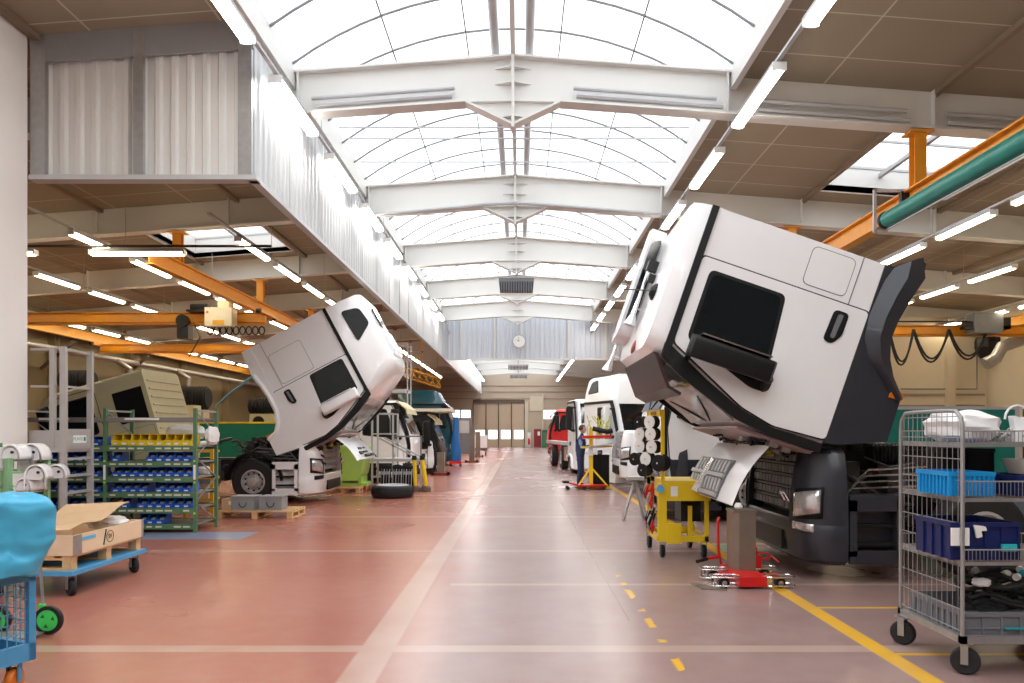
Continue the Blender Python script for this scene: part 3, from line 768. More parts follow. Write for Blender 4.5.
            for k in range(9): mb.lathe([(.10, 0), (.12, .02), (.10, .04)], (-1.0-.045*k, s*.72, 1.38), 'x', 14)
            mb.build('air_bellows', BLACK, e)
    # tank
    mb = MB()
    if g('tank', True):
        for s in (-1, 1):
            mb = MB(); mb.box(-3.6, -2.5, s*.6, s*1.15, .42, .98); tk = mb.build('fuel_tank', g('tankm', MIDG), t, bevel=.06)
    if g('load'): g('load')(t)
    # ---- flap (front service flap hanging open)
    if g('flap'):
        (ax, az), (bx2, bz2) = g('flap'); d = Vector((bx2-ax, 0, bz2-az)); ln = d.length; d.normalize(); nrm = Vector((d.z, 0, -d.x)); nrm = nrm if nrm.x > 0 else -nrm
        def fp(u, y, off): q = Vector((ax, y, az))+d*(u*ln)+nrm*off; return q
        mb = MB(); mb.loft([[fp(u, y, .05*math.sin(u*PI)+o2) for y, o2 in ((-1.08, 0), (-1.0, .03), (1.0, .03), (1.08, 0), (1.0, -.0), (-1.0, -.0))] for u in [k/8 for k in range(9)]])
        fl = mb.build('service_flap', WHITE2, t, smooth=True)
        if g('flapstyle', 'grille') == 'grille':
            mb = MB(); mb.loft([[fp(u, y, .05*math.sin(u*PI)+.034+o2) for y, o2 in ((-1.06, 0), (.52, 0), (.52, .02), (-1.06, .02))] for u in (.34, .5, .7, .85, .995)]); mb.build('grille_surround', MIDG, fl)
            for u0 in (.38, .69):
                for k in range(10):
                    y = -.98+.15*k; mb = MB()
                    mb.loft([[fp(u, y+dy+(u-u0)*.30, .05*math.sin(u*PI)+.056+o2) for dy, o2 in ((0, 0), (.085, 0), (.085, .012), (0, .012))] for u in (u0, u0+.10, u0+.20)]); mb.build('grille_bar', GREYP, fl)
                mb = MB(); mb.loft([[fp(u, y, .05*math.sin(u*PI)+.056+o2) for y, o2 in ((-1.05, 0), (.51, 0), (.51, .03), (-1.05, .03))] for u in (u0+.23, u0+.29)]); mb.build('grille_strip', GREYP, fl)
            mb = MB(); mb.loft([[fp(u, y, o2) for y, o2 in ((-.42, .07), (-.36, .15), (-.30, .07))] for u in (.38, 1.0)]); mb.build('centre_rib', CHROME, fl)
        else:
            mb = MB()
            for u0, u1, y0, y1 in ((.55, .63, -.35, .0), (.55, .61, .2, .4), (.72, .84, -.55, -.3), (.72, .78, -.1, .35), (.86, .95, -.2, .3), (.86, .94, .45, .8)):
                mb.loft([[fp(u, y, .095+o2) for y, o2 in ((y0, 0), (y1, 0), (y1, -.03), (y0, -.03))] for u in (u0, u1)])
            mb.build('flap_label', INK, fl)
            mb = MB(); mb.tube([fp(.1, 1.12, .03), fp(1.0, 1.12, .03)], .02, 6); mb.build('edge_seal', BLACK, fl)
    # ---- cab: frame at front end of the roof stripe, tilted about it
    cx, cz = g('cabpos', (-.36, 3.02)); til = g('tilt', 0); sc = g('cabscale', 1)
    H = 1.90; lean = ws
    def frontx(d):                                  # d downwards from the stripe
        if d >= .95: return lean+.02+.06*min(1, (d-.95)/.3)
        if d >= 0: return lean*(d/.95)**.9
        return -max(0, (-d-.06))*g('rooflean', .55)
    def wid(x, d):
        if d >= -.05: return W
        k = (-d-.05)/max(.1, Hr-.05); return W-g('taper', .22)*min(1, k)**1.4-.0
    ds = [1.87, 1.4, 1.0, .9, .6, .3, .05, -.05]+[-.05-(Hr-.05)*q for q in (.35, .65, .88, 1.0)]
    rings = []
    for i, d in enumerate(ds):
        fx = frontx(d); ww = wid(0, d); r = .26; xr = -L
        if i == len(ds)-1: fx -= .12; ww -= .06; xr += .03
        ring = [(xr, -ww, -d)]
        for k in range(5): a = -PI/2+PI/2*k/4; ring.append((fx-r+r*math.cos(a), -ww+r+r*math.sin(a), -d))
        for k in range(5): a = PI/2*k/4; ring.append((fx-r+r*math.cos(a), ww-r+r*math.sin(a), -d))
        ring.append((xr, ww, -d)); rings.append(ring)
    cab = MB().loft(rings).build('cab', cabm, t, loc=(cx, 0, cz), rot=(0, til, 0), smooth=True)
    cab.scale = (sc,)*3
    def side(nm, m, poly, s, o0, o1, par=None, bevel=0):
        mb = MB(); pf = [(x, d) for x, d in poly]
        A = [mb.v((x, s*(wid(x, d)+o0), -d)) for x, d in pf]; B = [mb.v((x, s*(wid(x, d)+o1), -d)) for x, d in pf]; n = len(pf)
        mb.f(A); mb.f(B[::-1])
        for i in range(n): mb.f([A[i], B[i], B[(i+1) % n], A[(i+1) % n]])
        return mb.build(nm, m, par or cab, bevel=bevel)
    dr = g('door', 1.15) # door rear x = -dr (from stripe front)
    w0, w1 = g('win', (.28, 1.05))
    for s in (-1, 1):
        seal = rpoly([(-dr, .02), (-.16, .02), (.26, .92), (.34, 1.30), (.30, 1.885), (-dr, 1.885)], .05)
        side('door_seal', BLACK, seal, s, -.01, .004)
        dpoly = rpoly([(-dr+.014, .035), (-.17, .035), (.245, .93), (.325, 1.30), (.285, 1.87), (-dr+.014, 1.87)], .05)
        side('door', cabm, dpoly, s, -.01, .012)
        side('pillar_trim', g('pillar', BLACK), rpoly([(-.16, -.05), (.0, -.05), (.20, .35), (.385, .9), (.44, 1.30), (.44, 1.86), (.335, 1.86), (.345, 1.3), (.27, .93), (.10, .50)], .03), s, -.02, .018)
        side('roof_trim', g('pillar', BLACK), [(-L, -.045), (0, -.045), (.03, .03), (-L, .03)], s, -.01, .03) if g('stripe', True) else None
        wp = [(-w1, .19), (-w0-.08, .19), (-w0+.16, .93), (-w0+.08, 1.03), (-w1, .95)]
        side('window_frame', BLACK, rpoly([(-w1-.035, .15), (-w0-.05, .15), (-w0+.23, .95), (-w0+.22, 1.14), (-w0+.06, 1.15), (-w0-.05, 1.06), (-w1-.035, .99)], .07), s, .0, .016)
        side('side_window', GLASS, rpoly(wp, .08), s, .0, .022)
        hx = -dr+.10
        side('handle_recess', BLACK, rpoly([(hx, 1.52), (hx+.34, 1.50), (hx+.36, 1.60), (hx+.24, 1.68), (hx, 1.68)], .05), s, .0, .022)
        side('door_handle', MIDG, rpoly([(hx+.04, 1.57), (hx+.30, 1.56), (hx+.30, 1.60), (hx+.04, 1.62)], .02), s, .02, .05)
        if L-dr > .4:
            hp = [(-L+.05, 1.10), (-dr-.05, 1.10), (-dr-.05, 1.58), (-L+.05, 1.58)]
            if g('hatchtop', False): hp = [(-L+.35, .8), (-dr-.05, .8), (-dr-.05, 1.62), (-L+.35, 1.62)]
            side('hatch_seal', MIDG, rpoly(hp, .07), s, 0, .003)
            side('storage_hatch', cabm, rpoly([(a+(.008 if i in (0, 3) else -.008), b+(.008 if i < 2 else -.008)) for i, (a, b) in enumerate(hp)], .065), s, 0, .007)
        if g('sill', True): side('panel_joint', MIDG, [(-L, 1.635), (-dr, 1.635), (-dr, 1.645), (-L, 1.645)], s, 0, .004)
        # mirror
        mm = g('mirror', BLACK); my = s*(W+.22)
        mb = MB(); mb.loft([[(x+.0, my+y*ww, z) for x, y in rpoly([(-.13, -.07), (.10, -.10), (.13, .10), (-.10, .12)], .05, 3)] for z, ww in ((-.16, .5), (-.19, .9), (-.3, 1), (-.95, 1), (-1.03, .9), (-1.06, .5))])
        mr = mb.build('mirror', mm, cab, loc=(g('mirx', -.02), 0, 0), smooth=True)
        mb = MB(); mb.tube([(.14, s*(W-.03), -.22), (.06, s*(W+.1), -.22), (0, my, -.24)], .03, 8); mb.tube([(.16, s*(W-.03), -1.08), (.06, s*(W+.1), -1.08), (0, my, -1.0)], .05, 8); mb.build('mirror_arm', BLACK, mr, smooth=True)
        mb = MB(); mb.box(-.14, -.125, my-.09, my+.10, -.98, -.24) if det else None
        mb.build('mirror_glass', CHROME, mr)
        # fender / side skirt
        arch = g('sk', [(-L, 2.10), (-1.62, 2.14), (-1.3, 2.08), (-1.0, 2.05), (-.67, 2.06), (-.42, 2.15), (-.28, 2.26), (-.21, 2.48)])
        sk = [(-L, 1.87)]+arch+[(.10 if g('sk') else .22, 2.49), (.30, 2.0), (.32, 1.87)]
        if g('skirton', True):
            mb = MB(); A = []; B = []
            for x, d in sk: A.append(mb.v((x, s*(W-.30), -d))); B.append(mb.v((x, s*(W+.015), -d)))
            mb.f(A); mb.f(B[::-1]); n = len(sk)
            for i in range(n): mb.f([A[i], B[i], B[(i+1) % n], A[(i+1) % n]])
            fd = mb.build('fender', skm, cab, bevel=.01)
            mb = MB(); lw = .10; sec = []
            if g('lip'): prs = g('lip')
            else: prs = [((x, d-lw), (x, d)) for x, d in arch[1:-2]]+[((arch[-2][0]+.07, arch[-2][1]-.06), arch[-2]), ((arch[-1][0]+.08, arch[-1][1]), arch[-1])]
            for A_, B_ in prs:
                mx_, md_ = (A_[0]+B_[0])/2, (A_[1]+B_[1])/2
                sec.append([(B_[0], s*(W-.28), -B_[1]-.003), (B_[0], s*(W+.06), -B_[1]-.003), (mx_, s*(W+.095), -md_), (A_[0], s*(W+.02), -A_[1]), (A_[0], s*(W-.28), -A_[1])])
            mb.loft(sec); mb.build('arch_lip', skm, fd, smooth=True)
            mb = MB(); ex = arch[-1][0]; mb.box(ex-.06, ex+.02, s*(W-.05), s*(W+.04), -arch[-1][1]+.0, -arch[-1][1]+.13); mb.build('side_marker', AMBER, fd)
    # windscreen
    def fr(y0, y1, d0, d1, off, nm, m, n=6):
        mb = MB(); mb.grid(lambda u, v: (frontx(d0+(d1-d0)*v)+off, y0+(y1-y0)*u, -(d0+(d1-d0)*v)), 4, n); return mb.build(nm, m, cab, solid=.012)
    fr(-1.0, 1.0, .06, .95, .01, 'windscreen', g('screen', GLASS))
    for s in (-1, 1):
        mb = MB(); mb.tube([(frontx(.93)+.03, s*.1, -.92), (frontx(.5)+.03, s*.75, -.55)], .012, 5); mb.build('wiper', BLACK, cab)
    # sun visor
    if g('visor', True):
        mb = MB(); mb.loft([[(x, y, z) for y in (-1.12,) for x, z in ((-.02, .12), (.30, -.14), (.33, -.30), (.30, -.30), (.27, -.16), (-.02, .07))], [(x, y, z) for y in (1.12,) for x, z in ((-.02, .12), (.30, -.14), (.33, -.30), (.30, -.30), (.27, -.16), (-.02, .07))]]); mb.build('sun_visor', g('visorm', mat('dark_brown_visor', (.04, .02, .02), .3)), cab)
    if g('flap'):                                   # exposed bulkhead under the windscreen
        fx = frontx(1.4)
        Bx(fx-.01, fx+.02, -1.04, 1.04, -1.84, -1.0).build('bulkhead', PINK, cab)
        rnd = random.Random(3)
        for nm, m, n in (('wiring_loom', BLACKM, 22), ('cable', YELG, 9), ('bulkhead_bracket', GREYP, 8)):
            mb = MB()
            for k in range(n):
                y = rnd.uniform(-.95, .95); z = -1.35-rnd.random()*.5
                if nm == 'bulkhead_bracket': Bx(fx+.02, fx+.07, y, y+.13, z, z+.1).build(nm, m, cab); continue
                pts = [(fx+.05, y, z)]
                for q in range(5): pts.append((fx+.03+rnd.random()*.08, max(-1, min(1, pts[-1][1]+rnd.uniform(-.22, .22))), max(-1.92, min(-1.05, pts[-1][2]+rnd.uniform(-.1, .1)))))
                mb.tube(pts, rnd.choice((.012, .02, .03)), 6)
            if nm != 'bulkhead_bracket': mb.build(nm, m, cab)
        mb = MB(); mb.box(-1.6, .3, -.9, .9, -2.02, -1.86); mb.build('cab_underside', BLACKM, cab)
        mb = MB(); mb.cyl((.2, -.7, -1.9), (.2, -.7, -2.2), .05); mb.cyl((.2, .7, -1.9), (.2, .7, -2.2), .05); mb.build('cab_hinge', BLACKM, cab)
    if g('roofkit') == 'right':
        f_ = -near; zt = Hr
        R_ = MB(); R_.loft([[(x, f_*y, z) for x, y in rpoly([(-1.75, .45), (-.35, .45), (-.25, 1.0), (-1.85, 1.0)], .15)] for z in (zt-.02, zt+.12, zt+.17)]); rh = R_.build('roof_window', WHITE2, cab, bevel=.02, smooth=True)
        MB().loft([[(x, f_*.44, z) for x, z in rpoly([(-1.62, zt+.02), (-.45, zt+.02), (-.50, zt+.14), (-1.55, zt+.14)], .05)], [(x, f_*.40, z) for x, z in rpoly([(-1.62, zt+.02), (-.45, zt+.02), (-.50, zt+.14), (-1.55, zt+.14)], .05)]]).build('tinted_glass', GLASS, rh)
        for y, x0, x1 in ((f_*.12, -1.15, -.42), (f_*1.02, -.55, .1)):
            mb = MB(); z = zt+.09; mb.tube([(x0-.05, y, z), (x0+.2, y, z)], .02, 8); mb.tube([(x0+.2, y, z), (x1-.15, y, z)], .017, 8, r1=.03); mb.tube([(x1-.15, y, z), (x1, y, z)], .03, 10, r1=.085); mb.bar((x0+.05, y, zt), (x0+.05, y, z), .03); mb.bar((x1-.22, y, zt), (x1-.22, y, z), .03)
            mb.build('air_horn', CHROME, cab, smooth=True)
        mb = MB(); mb.lathe([(.10, 0), (.10, .02), (.05, .06), (.01, .07)], (-.75, -f_*.55, zt), 'z', 16); mb.tube([(-.75, -f_*.55, zt+.05), (-.82, f_*.2, zt+.34)], .008, 5); mb.build('aerial', BLACK, cab)
        mb = MB(); mb.box(-1.25, -1.12, f_*.05, f_*.2, zt, zt+.12); mb.box(-1.05, -.97, -f_*.1, f_*.05, zt, zt+.08); mb.build('air_valve', BLACKM, cab)
        MB().ball((-.12, -f_*.3, zt+.0), .05, (1.7, 1, .5)).build('marker_lamp', mat('red_brown_lens', (.3, .06, .04), .3), cab)
    if g('roofkit') == 'left':
        n_ = near
        for s in (-1, 1): side('roof_side_window', BLACK, rpoly([(-L+.22, -.30), (-L+.30, -.70), (-L+.72, -.76), (-L+1.02, -.34)], .10), s, 0, .02)
        mb = MB(); mb.loft([[(x, y, Hr+z) for x, z in rpoly([(-1.5, -.02), (-1.3, .07), (-.75, .08), (-.6, -.02)], .03)] for y in (-.6, .6)]); mb.build('roof_spoiler', WHITE2, cab, smooth=True, bevel=.03)
        mb = MB(); mb.box(-1.9, -1.3, -.3, .3, Hr-.01, Hr+.05); mb.build('roof_hatch', GLASS, cab, bevel=.02)
    return t

right_opts = dict(near=1, tilt=math.radians(71), cabpos=(1.478, 2.462), cabscale=1.03, L=1.66, fl=-.34, mirx=-.16, Hr=.25, wx=-2.02, rear=[-5.6], CL=6.6,
                  flap=((.30, 1.476), (.71, .824)), roofkit='right', lip=[((-1.66, 1.97), (-1.84, 2.2)), ((-1.5, 1.92), (-1.64, 2.29)), ((-1.35, 1.9), (-1.38, 2.22)), ((-1.085, 1.88), (-1.12, 2.17)), ((-.86, 1.91), (-.91, 2.16)), ((-.70, 2.0), (-.72, 2.22)), ((-.60, 2.1), (-.56, 2.31)), ((-.33, 2.42), (-.37, 2.48))], sk=[(-1.66, 1.96), (-1.84, 2.19), (-1.80, 2.27), (-1.62, 2.29), (-1.38, 2.21), (-1.12, 2.165), (-.91, 2.155), (-.70, 2.22), (-.56, 2.30), (-.45, 2.39), (-.37, 2.48)], screen=GLASSP, door=1.14, win=(.20, .98), ws=.36, taper=.12, rooflean=.35)
lorry('lorry', 'large lorry with white cab tilted forward and anthracite bumper, nearest on the right', 'lorry', (3.05, 9.46, 0), PI, right_opts)
left_opts = dict(near=-1, tilt=math.radians(62), cabpos=(1.087, 2.459), L=2.21, fl=-.14, Hr=.86, wx=-1.55, rear=[-4.9], CL=6.2, low=WHITE, skirt=WHITE, arch=True, vslats=True,
                 flap=((.31, 1.48), (.79, .97)), flapstyle='label', roofkit='left', door=1.08, win=(.2, 1.0), mirror=WHITE2, ws=.36, taper=.24, rooflean=.5, hatchtop=True, screen=GLASSP, visor=False, mirx=-.16)
lorry('lorry', 'white lorry on the left with its tall cab tilted forward', 'lorry', (-4.5, 18.4, 0), 0, left_opts)

# ------------------------------------------------------------------ further lorries
lorry('lorry', 'parked white lorry with grey skirts, mostly hidden behind the nearest tilted lorry', 'lorry', (2.55, 15.0, 0), PI+.0,
      dict(near=1, L=2.3, Hr=.5, wx=-1.7, rear=[-5.3], door=1.2, skirt=DGREY, low=DGREY, cab=WHITE2, engine=False, cabpos=(-.46, 3.0), visor=False))
lorry('lorry', 'lorry chassis without cab, white bumper corners, behind the yellow reel trolley', 'lorry', (2.62, 20.9, 0), PI,
      dict(near=1, L=1.9, low=WHITE2, zb=.40, cabpos=(-3.9, 2.75), Hr=.1, wx=-1.7, rear=[-5.3], door=1.1, skirt=DGREY, cab=WHITE2, cabscale=.75, visor=False, skirton=False))
hd = math.atan2(-1.9, .64)
lorry('lorry', 'tall white lorry cab parked behind the man, dark window high on its side', 'lorry', (4.12, 23.28, 0), hd,
      dict(near=-1, L=2.15, Hr=.85, wx=-1.5, rear=[], CL=3.0, low=WHITE2, skirt=WHITE2, cab=WHITE2, roofkit='left', door=1.15, engine=False, cabpos=(-.46, 2.55), mirror=WHITE2, visor=False, tank=False, hatchtop=True))
lorry('lorry', 'white six-wheel lorry with low roof, its wheels in view left of the man', 'lorry', (3.30, 28.4, 0), -PI/2+.085,
      dict(near=-1, L=1.7, Hr=.12, wx=-1.5, rear=[-4.4, -7.6], CL=9.5, low=WHITE2, skirt=WHITE2, cab=WHITE2, door=1.25, engine=False, cabpos=(-.46, 2.75), tankm=CHROME, visor=False, skirton=True,
           load=lambda t: [Bx(-9.6, -3.9, s*.86, s*1.18, 1.06, 1.2).build('mudguard', GREYP, t, bevel=.05) for s in (-1, 1)]))
lorry('lorry', 'red lorry far back on the right near the end wall', 'lorry', (1.72, 46.5, 0), PI,
      dict(near=1, L=2.1, Hr=.2, wx=-1.5, rear=[-5.0], low=RED, skirt=RED, cab=RED, door=1.2, engine=False, cabpos=(-.46, 2.75), visorm=RED))
lorry('lorry', 'white lorry on the left with bare windscreen frame, second from the camera', 'lorry', (-3.45, 25.3, 0), 0,
      dict(near=-1, L=2.0, Hr=.1, wx=-1.6, rear=[-5.0], low=WHITE2, skirt=BLACK, cab=WHITE2, door=1.2, cabpos=(-.46, 2.5), mirror=BLACK, visorm=CREAM))
lorry('lorry', 'black stripped lorry under a pale plank roof, third on the left', 'lorry', (-3.05, 30.5, 0), 0,
      dict(near=-1, L=2.1, Hr=.1, wx=-1.6, rear=[-5.0], low=WHITE2, skirt=BLACK, cab=BLACKM, door=1.2, cabpos=(-.5, 2.2), mirror=BLACK, visor=True, visorm=CREAM,
           load=lambda t: Bx(-2.9, .35, -1.25, 1.25, 2.40, 2.52).build('roof_plank', mat('pale_plank', (.66, .62, .5), .5), t, bevel=.02)))
lorry('lorry', 'dark teal lorry further back on the left, behind the black one', 'lorry', (-3.15, 37.5, 0), 0,
      dict(near=-1, L=2.2, Hr=.7, wx=-1.6, rear=[-5.0], low=TEALC, skirt=TEALC, cab=TEALC, door=1.2, cabpos=(-.5, 2.9), mirror=BLACK, engine=False))
# blue covered bundle standing at the aisle
t = thing('covered_load', 'tall bright blue covered load standing upright beyond the black lorry', 'cover', (-3.0, 35.5, 0))
mb = MB(); rnd = random.Random(2)
mb.loft([[((.22+.03*math.sin(3*a+z*4))*math.cos(a)*(.8+.25*math.sin(z*2.3)), .26*math.sin(a), z) for a in [k*PI/8 for k in range(16)]] for z in [.25+.17*k for k in range(13)]]); mb.build('cover', BLUEC, t, smooth=True)
mb = MB(); mb.box(-.28, .28, -.28, .28, .12, .25); mb.build('base', RED, t)
for dx in (-.22, .22):
    for dy in (-.22, .22): MB().cyl((dx-.03, dy, .07), (dx+.03, dy, .07), .07).build('caster', BLACK, t)
# old cream cab behind the rack
cc = lorry('lorry', 'old cream lorry cab tipped back behind the green bin rack', 'lorry', (-9.86, 15.5, 0), PI,
      dict(near=1, L=2.2, Hr=.12, wx=-1.7, rear=[], CL=2.6, low=CREAM, skirt=CREAM, cab=CREAM, door=1.1, win=(.2, .95), cabpos=(-.22, 2.22), cabscale=.88, tilt=math.radians(16), engine=False, visor=False, stripe=False, pillar=CREAM, tank=False, skirton=False, front=False))
for c in cc.children:
    if c.name.startswith('cab'):
        c.scale = (.9, .66, .9); c.location.x += -.42; c.location.y += -.0
        for k in range(9): Bx(-2.23, -2.20, -1.05, 1.05, -1.6+k*.18, -1.57+k*.18).build('rear_rib', CREAM, c)
        Bx(-2.26, -2.21, -.5, .3, -1.6, -1.2).build('rear_cover', GREYP, c)
        Bx(-2.1, -1.45, 1.19, 1.215, -.95, -.25).build('side_window', BLACK, c, bevel=.01)

# ------------------------------------------------------------------ small builders
def caster(parent, x, y, r=.1, w=.05, name='caster', h=None, rot=0, wm=BLACK, bm=STEEL):
    h = h or r*2+.06; o = MB()
    o.T = Matrix.Translation((x, y, 0)) @ Matrix.Rotation(rot, 4, 'Z')
    o.box(-w*.9, -w*.7, -r*.22, r*.28, r*.8, h); o.box(w*.7, w*.9, -r*.22, r*.28, r*.8, h); o.box(-w*.9, w*.9, -r*.5, r*.5, h-.012, h)
    f = o.build(name, bm, parent)
    o = MB(); o.T = Matrix.Translation((x, y, 0)) @ Matrix.Rotation(rot, 4, 'Z')
    o.lathe([(r*.3, -w*.5), (r*.9, -w*.55), (r, -w*.3), (r, w*.3), (r*.9, w*.55), (r*.3, w*.5)], (0, 0, r), 'x', 22); o.build('wheel', wm, f, smooth=True)
    return f
def mesh_panel(mb, fn, nu, nv, r=.003):           # wires over a surface fn(u,v)
    for i in range(nu+1): mb.tube([fn(i/nu, 0), fn(i/nu, 1)], r, 4)
    for j in range(nv+1): mb.tube([fn(0, j/nv), fn(1, j/nv)], r, 4)

def pallet(name, label, loc, rz, lx, ly, group=None):
    t = thing(name, label, 'pallet', loc, rz, group)
    for k in range(5):
        y = -ly/2+.05+(ly-.1)*k/4; Bx(-lx/2, lx/2, y-.05, y+.05, .122, .144).build('deck_board', WOOD, t)
    for k in range(3):
        x = -lx/2+.05+(lx-.1)*k/2; Bx(x-.05, x+.05, -ly/2, ly/2, .1, .122).build('stringer', WOOD, t)
        for q in range(3):
            y = -ly/2+.05+(ly-.1)*q/2; Bx(x-.05, x+.05, y-.045, y+.045, .022, .1).build('block', WOOD, t)
        Bx(x-.05, x+.05, -ly/2, ly/2, 0, .022).build('bottom_board', WOOD, t)
    return t

# ------------------------------------------------------------------ yellow cable reel trolley
t = thing('reel_trolley', 'yellow wheeled trolley with a rack of cable reels on its left side', 'trolley', (1.80, 9.9, 0))
W_, D_ = .66, .9; z0 = .205
mb = MB(); mb.box(0, W_, 0, .05, z0, z0+.07); mb.box(0, W_, D_-.05, D_, z0, z0+.07); mb.box(0, .05, 0, D_, z0, z0+.07); mb.box(W_-.05, W_, 0, D_, z0, z0+.07); mb.box(.1, .55, .3, .36, z0+.1, z0+.16); mb.build('base_frame', YELLOW, t, bevel=.006)
MB().box(0, .11, -.01, .05, z0, .96).build('post', YELLOW, t, bevel=.006)
MB().box(W_-.05, W_, 0, .05, z0, 1.0).build('post', YELLOW, t, bevel=.006); MB().box(W_-.05, W_, D_-.05, D_, z0, 1.0).build('post', YELLOW, t, bevel=.006); MB().box(0, .05, D_-.05, D_, z0, 1.0).build('post', YELLOW, t, bevel=.006)
MB().box(.04, .085, .0, .04, .96, 1.93).build('upright', YELLOW, t, bevel=.005); MB().box(.0, .045, D_-.05, D_-.01, .9, 1.93).build('upright', YELLOW, t, bevel=.005)
pl = Bx(.02, .04, .0, D_-.02, 1.84, 1.93).build('name_plate', YELLOW, t)
text_mesh('KABELTROMMEL', .06, mat('ochre_letters', (.35, .2, .01), .5), pl, (.018, D_/2, 1.885), (PI/2, 0, -PI/2))
Bx(.11, W_+.02, -.02, D_, .74, 1.0).build('cabinet', YELLOW, t, bevel=.01)
Bx(.16, .25, -.03, -.02, .80, .93).build('paper_label', LABEL, t)
Bx(.11, .30, -.015, .04, z0-.02, .44).build('lower_plate', YELLOW, t, bevel=.004)
Bx(.34, .60, .2, .6, .45, .74).build('waste_bin', BLACK, t, bevel=.03)
MB().box(.42, .47, .12, .16, z0, .66).build('rod', YELLOW, t)
mb = MB(); rnd = random.Random(4)
for nm, m in (('hanging_hose', BLACK), ('hanging_clamp', RED), ('air_gun', GREYP)):
    mb = MB()
    for k in range(6):
        mb = MB(); y = .1+rnd.random()*.7; z = .3+rnd.random()*.6; mb.tube([(-.02, y, z+.1), (-.05, y+.03, z), (-.03, y+.06, z-.08), (-.01, y+.02, z+.02)], .018, 6); mb.build(nm, m, t)
Bx(-.03, .0, .5, .75, .30, .38).build('green_box', GREEN, t)
MB().cyl((.02, -.06, .90), (.02, -.02, .90), .05).build('blue_cap', TAPE, t)
for x, y in ((.06, .03), (W_-.06, .03), (.03, D_-.05), (W_-.06, D_-.05)): caster(t, x, y, .085, .045, h=.21)
def reel(r, label, loc, white=True):
    t = thing('cable_reel', label, 'cable reel', loc, .75, 'cable reels on the yellow trolley')
    MB().lathe([(r*.45, -.05), (r*.86, -.045), (r*.9, 0), (r*.86, .045), (r*.45, .05)], (0, 0, 0), 'x', 20).build('cable', RUBBER, t, smooth=True)
    for s in (-1, 1): MB().lathe([(.012, s*.05), (r, s*.05), (r, s*.062), (.012, s*.066)], (0, 0, 0), 'x', 24).build('flange', LABEL if (white and s < 0) else BLACK, t, smooth=True)
    MB().cyl((-.085, 0, 0), (.1, 0, 0), .012).build('spindle', CHROME, t)
    return t
reels = [(652, 422, 0, .085, 1, 'top white-sided reel on the near column of the yellow rack'), (653, 434, 0, .085, 1, 'white-sided reel second from the top on the near column'), (654, 447, 0, .085, 1, 'white-sided reel third from the top on the near column'),
         (648, 459, 0, .085, 1, 'white-sided reel in the fourth row, left of the big black reel'), (661, 463, -1, .11, 0, 'biggest black reel on the right side of the rack'), (645, 470, 0, .085, 0, 'lowest black reel of the yellow rack'),
         (642, 434, 1, .085, 1, 'white-sided reel second from the top on the far column'), (642, 446, 1, .085, 1, 'white-sided reel third from the top on the far column'), (637, 459, 1, .09, 0, 'black reel at the left end of the fourth row'), (641, 422, 1, .08, 0, 'dark top reel on the far column of the yellow rack')]
for px, py, c, r, wh, lb in reels:
    Y = 10.1 if c <= 0 else 10.62
    if c < 0: Y = 9.86
    q = P(px, py, Y); reel(r, lb, (q.x, q.y, q.z), wh)

# ------------------------------------------------------------------ support column on red wheeled base
t = thing('support_column', 'square grey steel column on a low red wheeled base under the flap', 'lift column', (2.44, 8.4, 0))
MB().prism([(-.11, -.05), (-.05, -.12), (.13, -.12), (.13, .16), (-.11, .16)], 'z', .07, .76).build('column', BROWNS, t, bevel=.006)
MB().box(-.12, .14, -.13, .17, -.0+.76, .785).build('column_cap', BROWNS, t, bevel=.005)
MB().lathe([(.04, .80), (.05, .82), (.03, .86)], (-.04, -.05, 0), 'z', 12).build('saddle', LABEL, t)
MB().box(-.16, .13, -.5, .3, .03, .13).build('base', RED, t, bevel=.012)
MB().box(-.34, .34, -.28, -.2, .08, .12).build('cross_bar', RED, t, bevel=.01)
for sx, yy in ((-1, -.42), (1, -.42), (-1, .02), (1, .1)):
    xa = -.14 if sx < 0 else .13; xb = xa+sx*.30; mb = MB()
    for z in (.035, .125): mb.tube([(x, y, z) for x, y in rpoly([(xa, yy-.07), (xb, yy-.07), (xb, yy+.09), (xa, yy+.09)], .05)], .010, 6, closed=True)
    for px_, py_ in ((xb-.03*sx, yy-.07), (xa, yy-.07), (xb-.03*sx, yy+.09)): mb.bar((px_, py_, .035), (px_, py_, .125), .014)
    mb.build('wheel_guard', CHROME, t)
    MB().lathe([(.015, -.03), (.055, -.03), (.055, .03), (.015, .03)], (xa+sx*.16, yy+.01, .056), 'y', 20).build('wheel', BLACK, t, smooth=True)
    MB().cyl((xa+sx*.16, yy-.035, .056), (xa+sx*.16, yy-.02, .056), .028).build('wheel_hub', CHROME, t)
MB().tube([(-.14, .3, .12), (-.17, .3, .30), (-.17, .32, .62), (-.15, .33, .66)], .016, 8).build('lever', RED, t)
MB().tube([(-.17, .3, .21), (-.30, .25, .20), (-.33, .22, .2)], .018, 8).build('pedal', RED, t); MB().cyl((-.32, .22, .2), (-.46, .1, .19), .02).build('pedal_grip', BLACK, t)
mb = MB(); mb.box(.14, .24, .02, .14, .13, .27); mb.tube([(.2, .08, .27), (.2, .08, .36)], .01); mb.tube([(.18, .08, .3), (.3, .0, .3), (.3, 0, .22)], .01); mb.tube([(.24, .1, .2), (.36, .05, .26), (.42, 0, .2)], .012); mb.build('hydraulic_pump', RED, t)
MB().prism([(-.56, -.50), (-.30, -.54), (-.30, -.30), (-.60, -.22)], 'z', .0, .012).build('drip_plate', BROWNS, t)

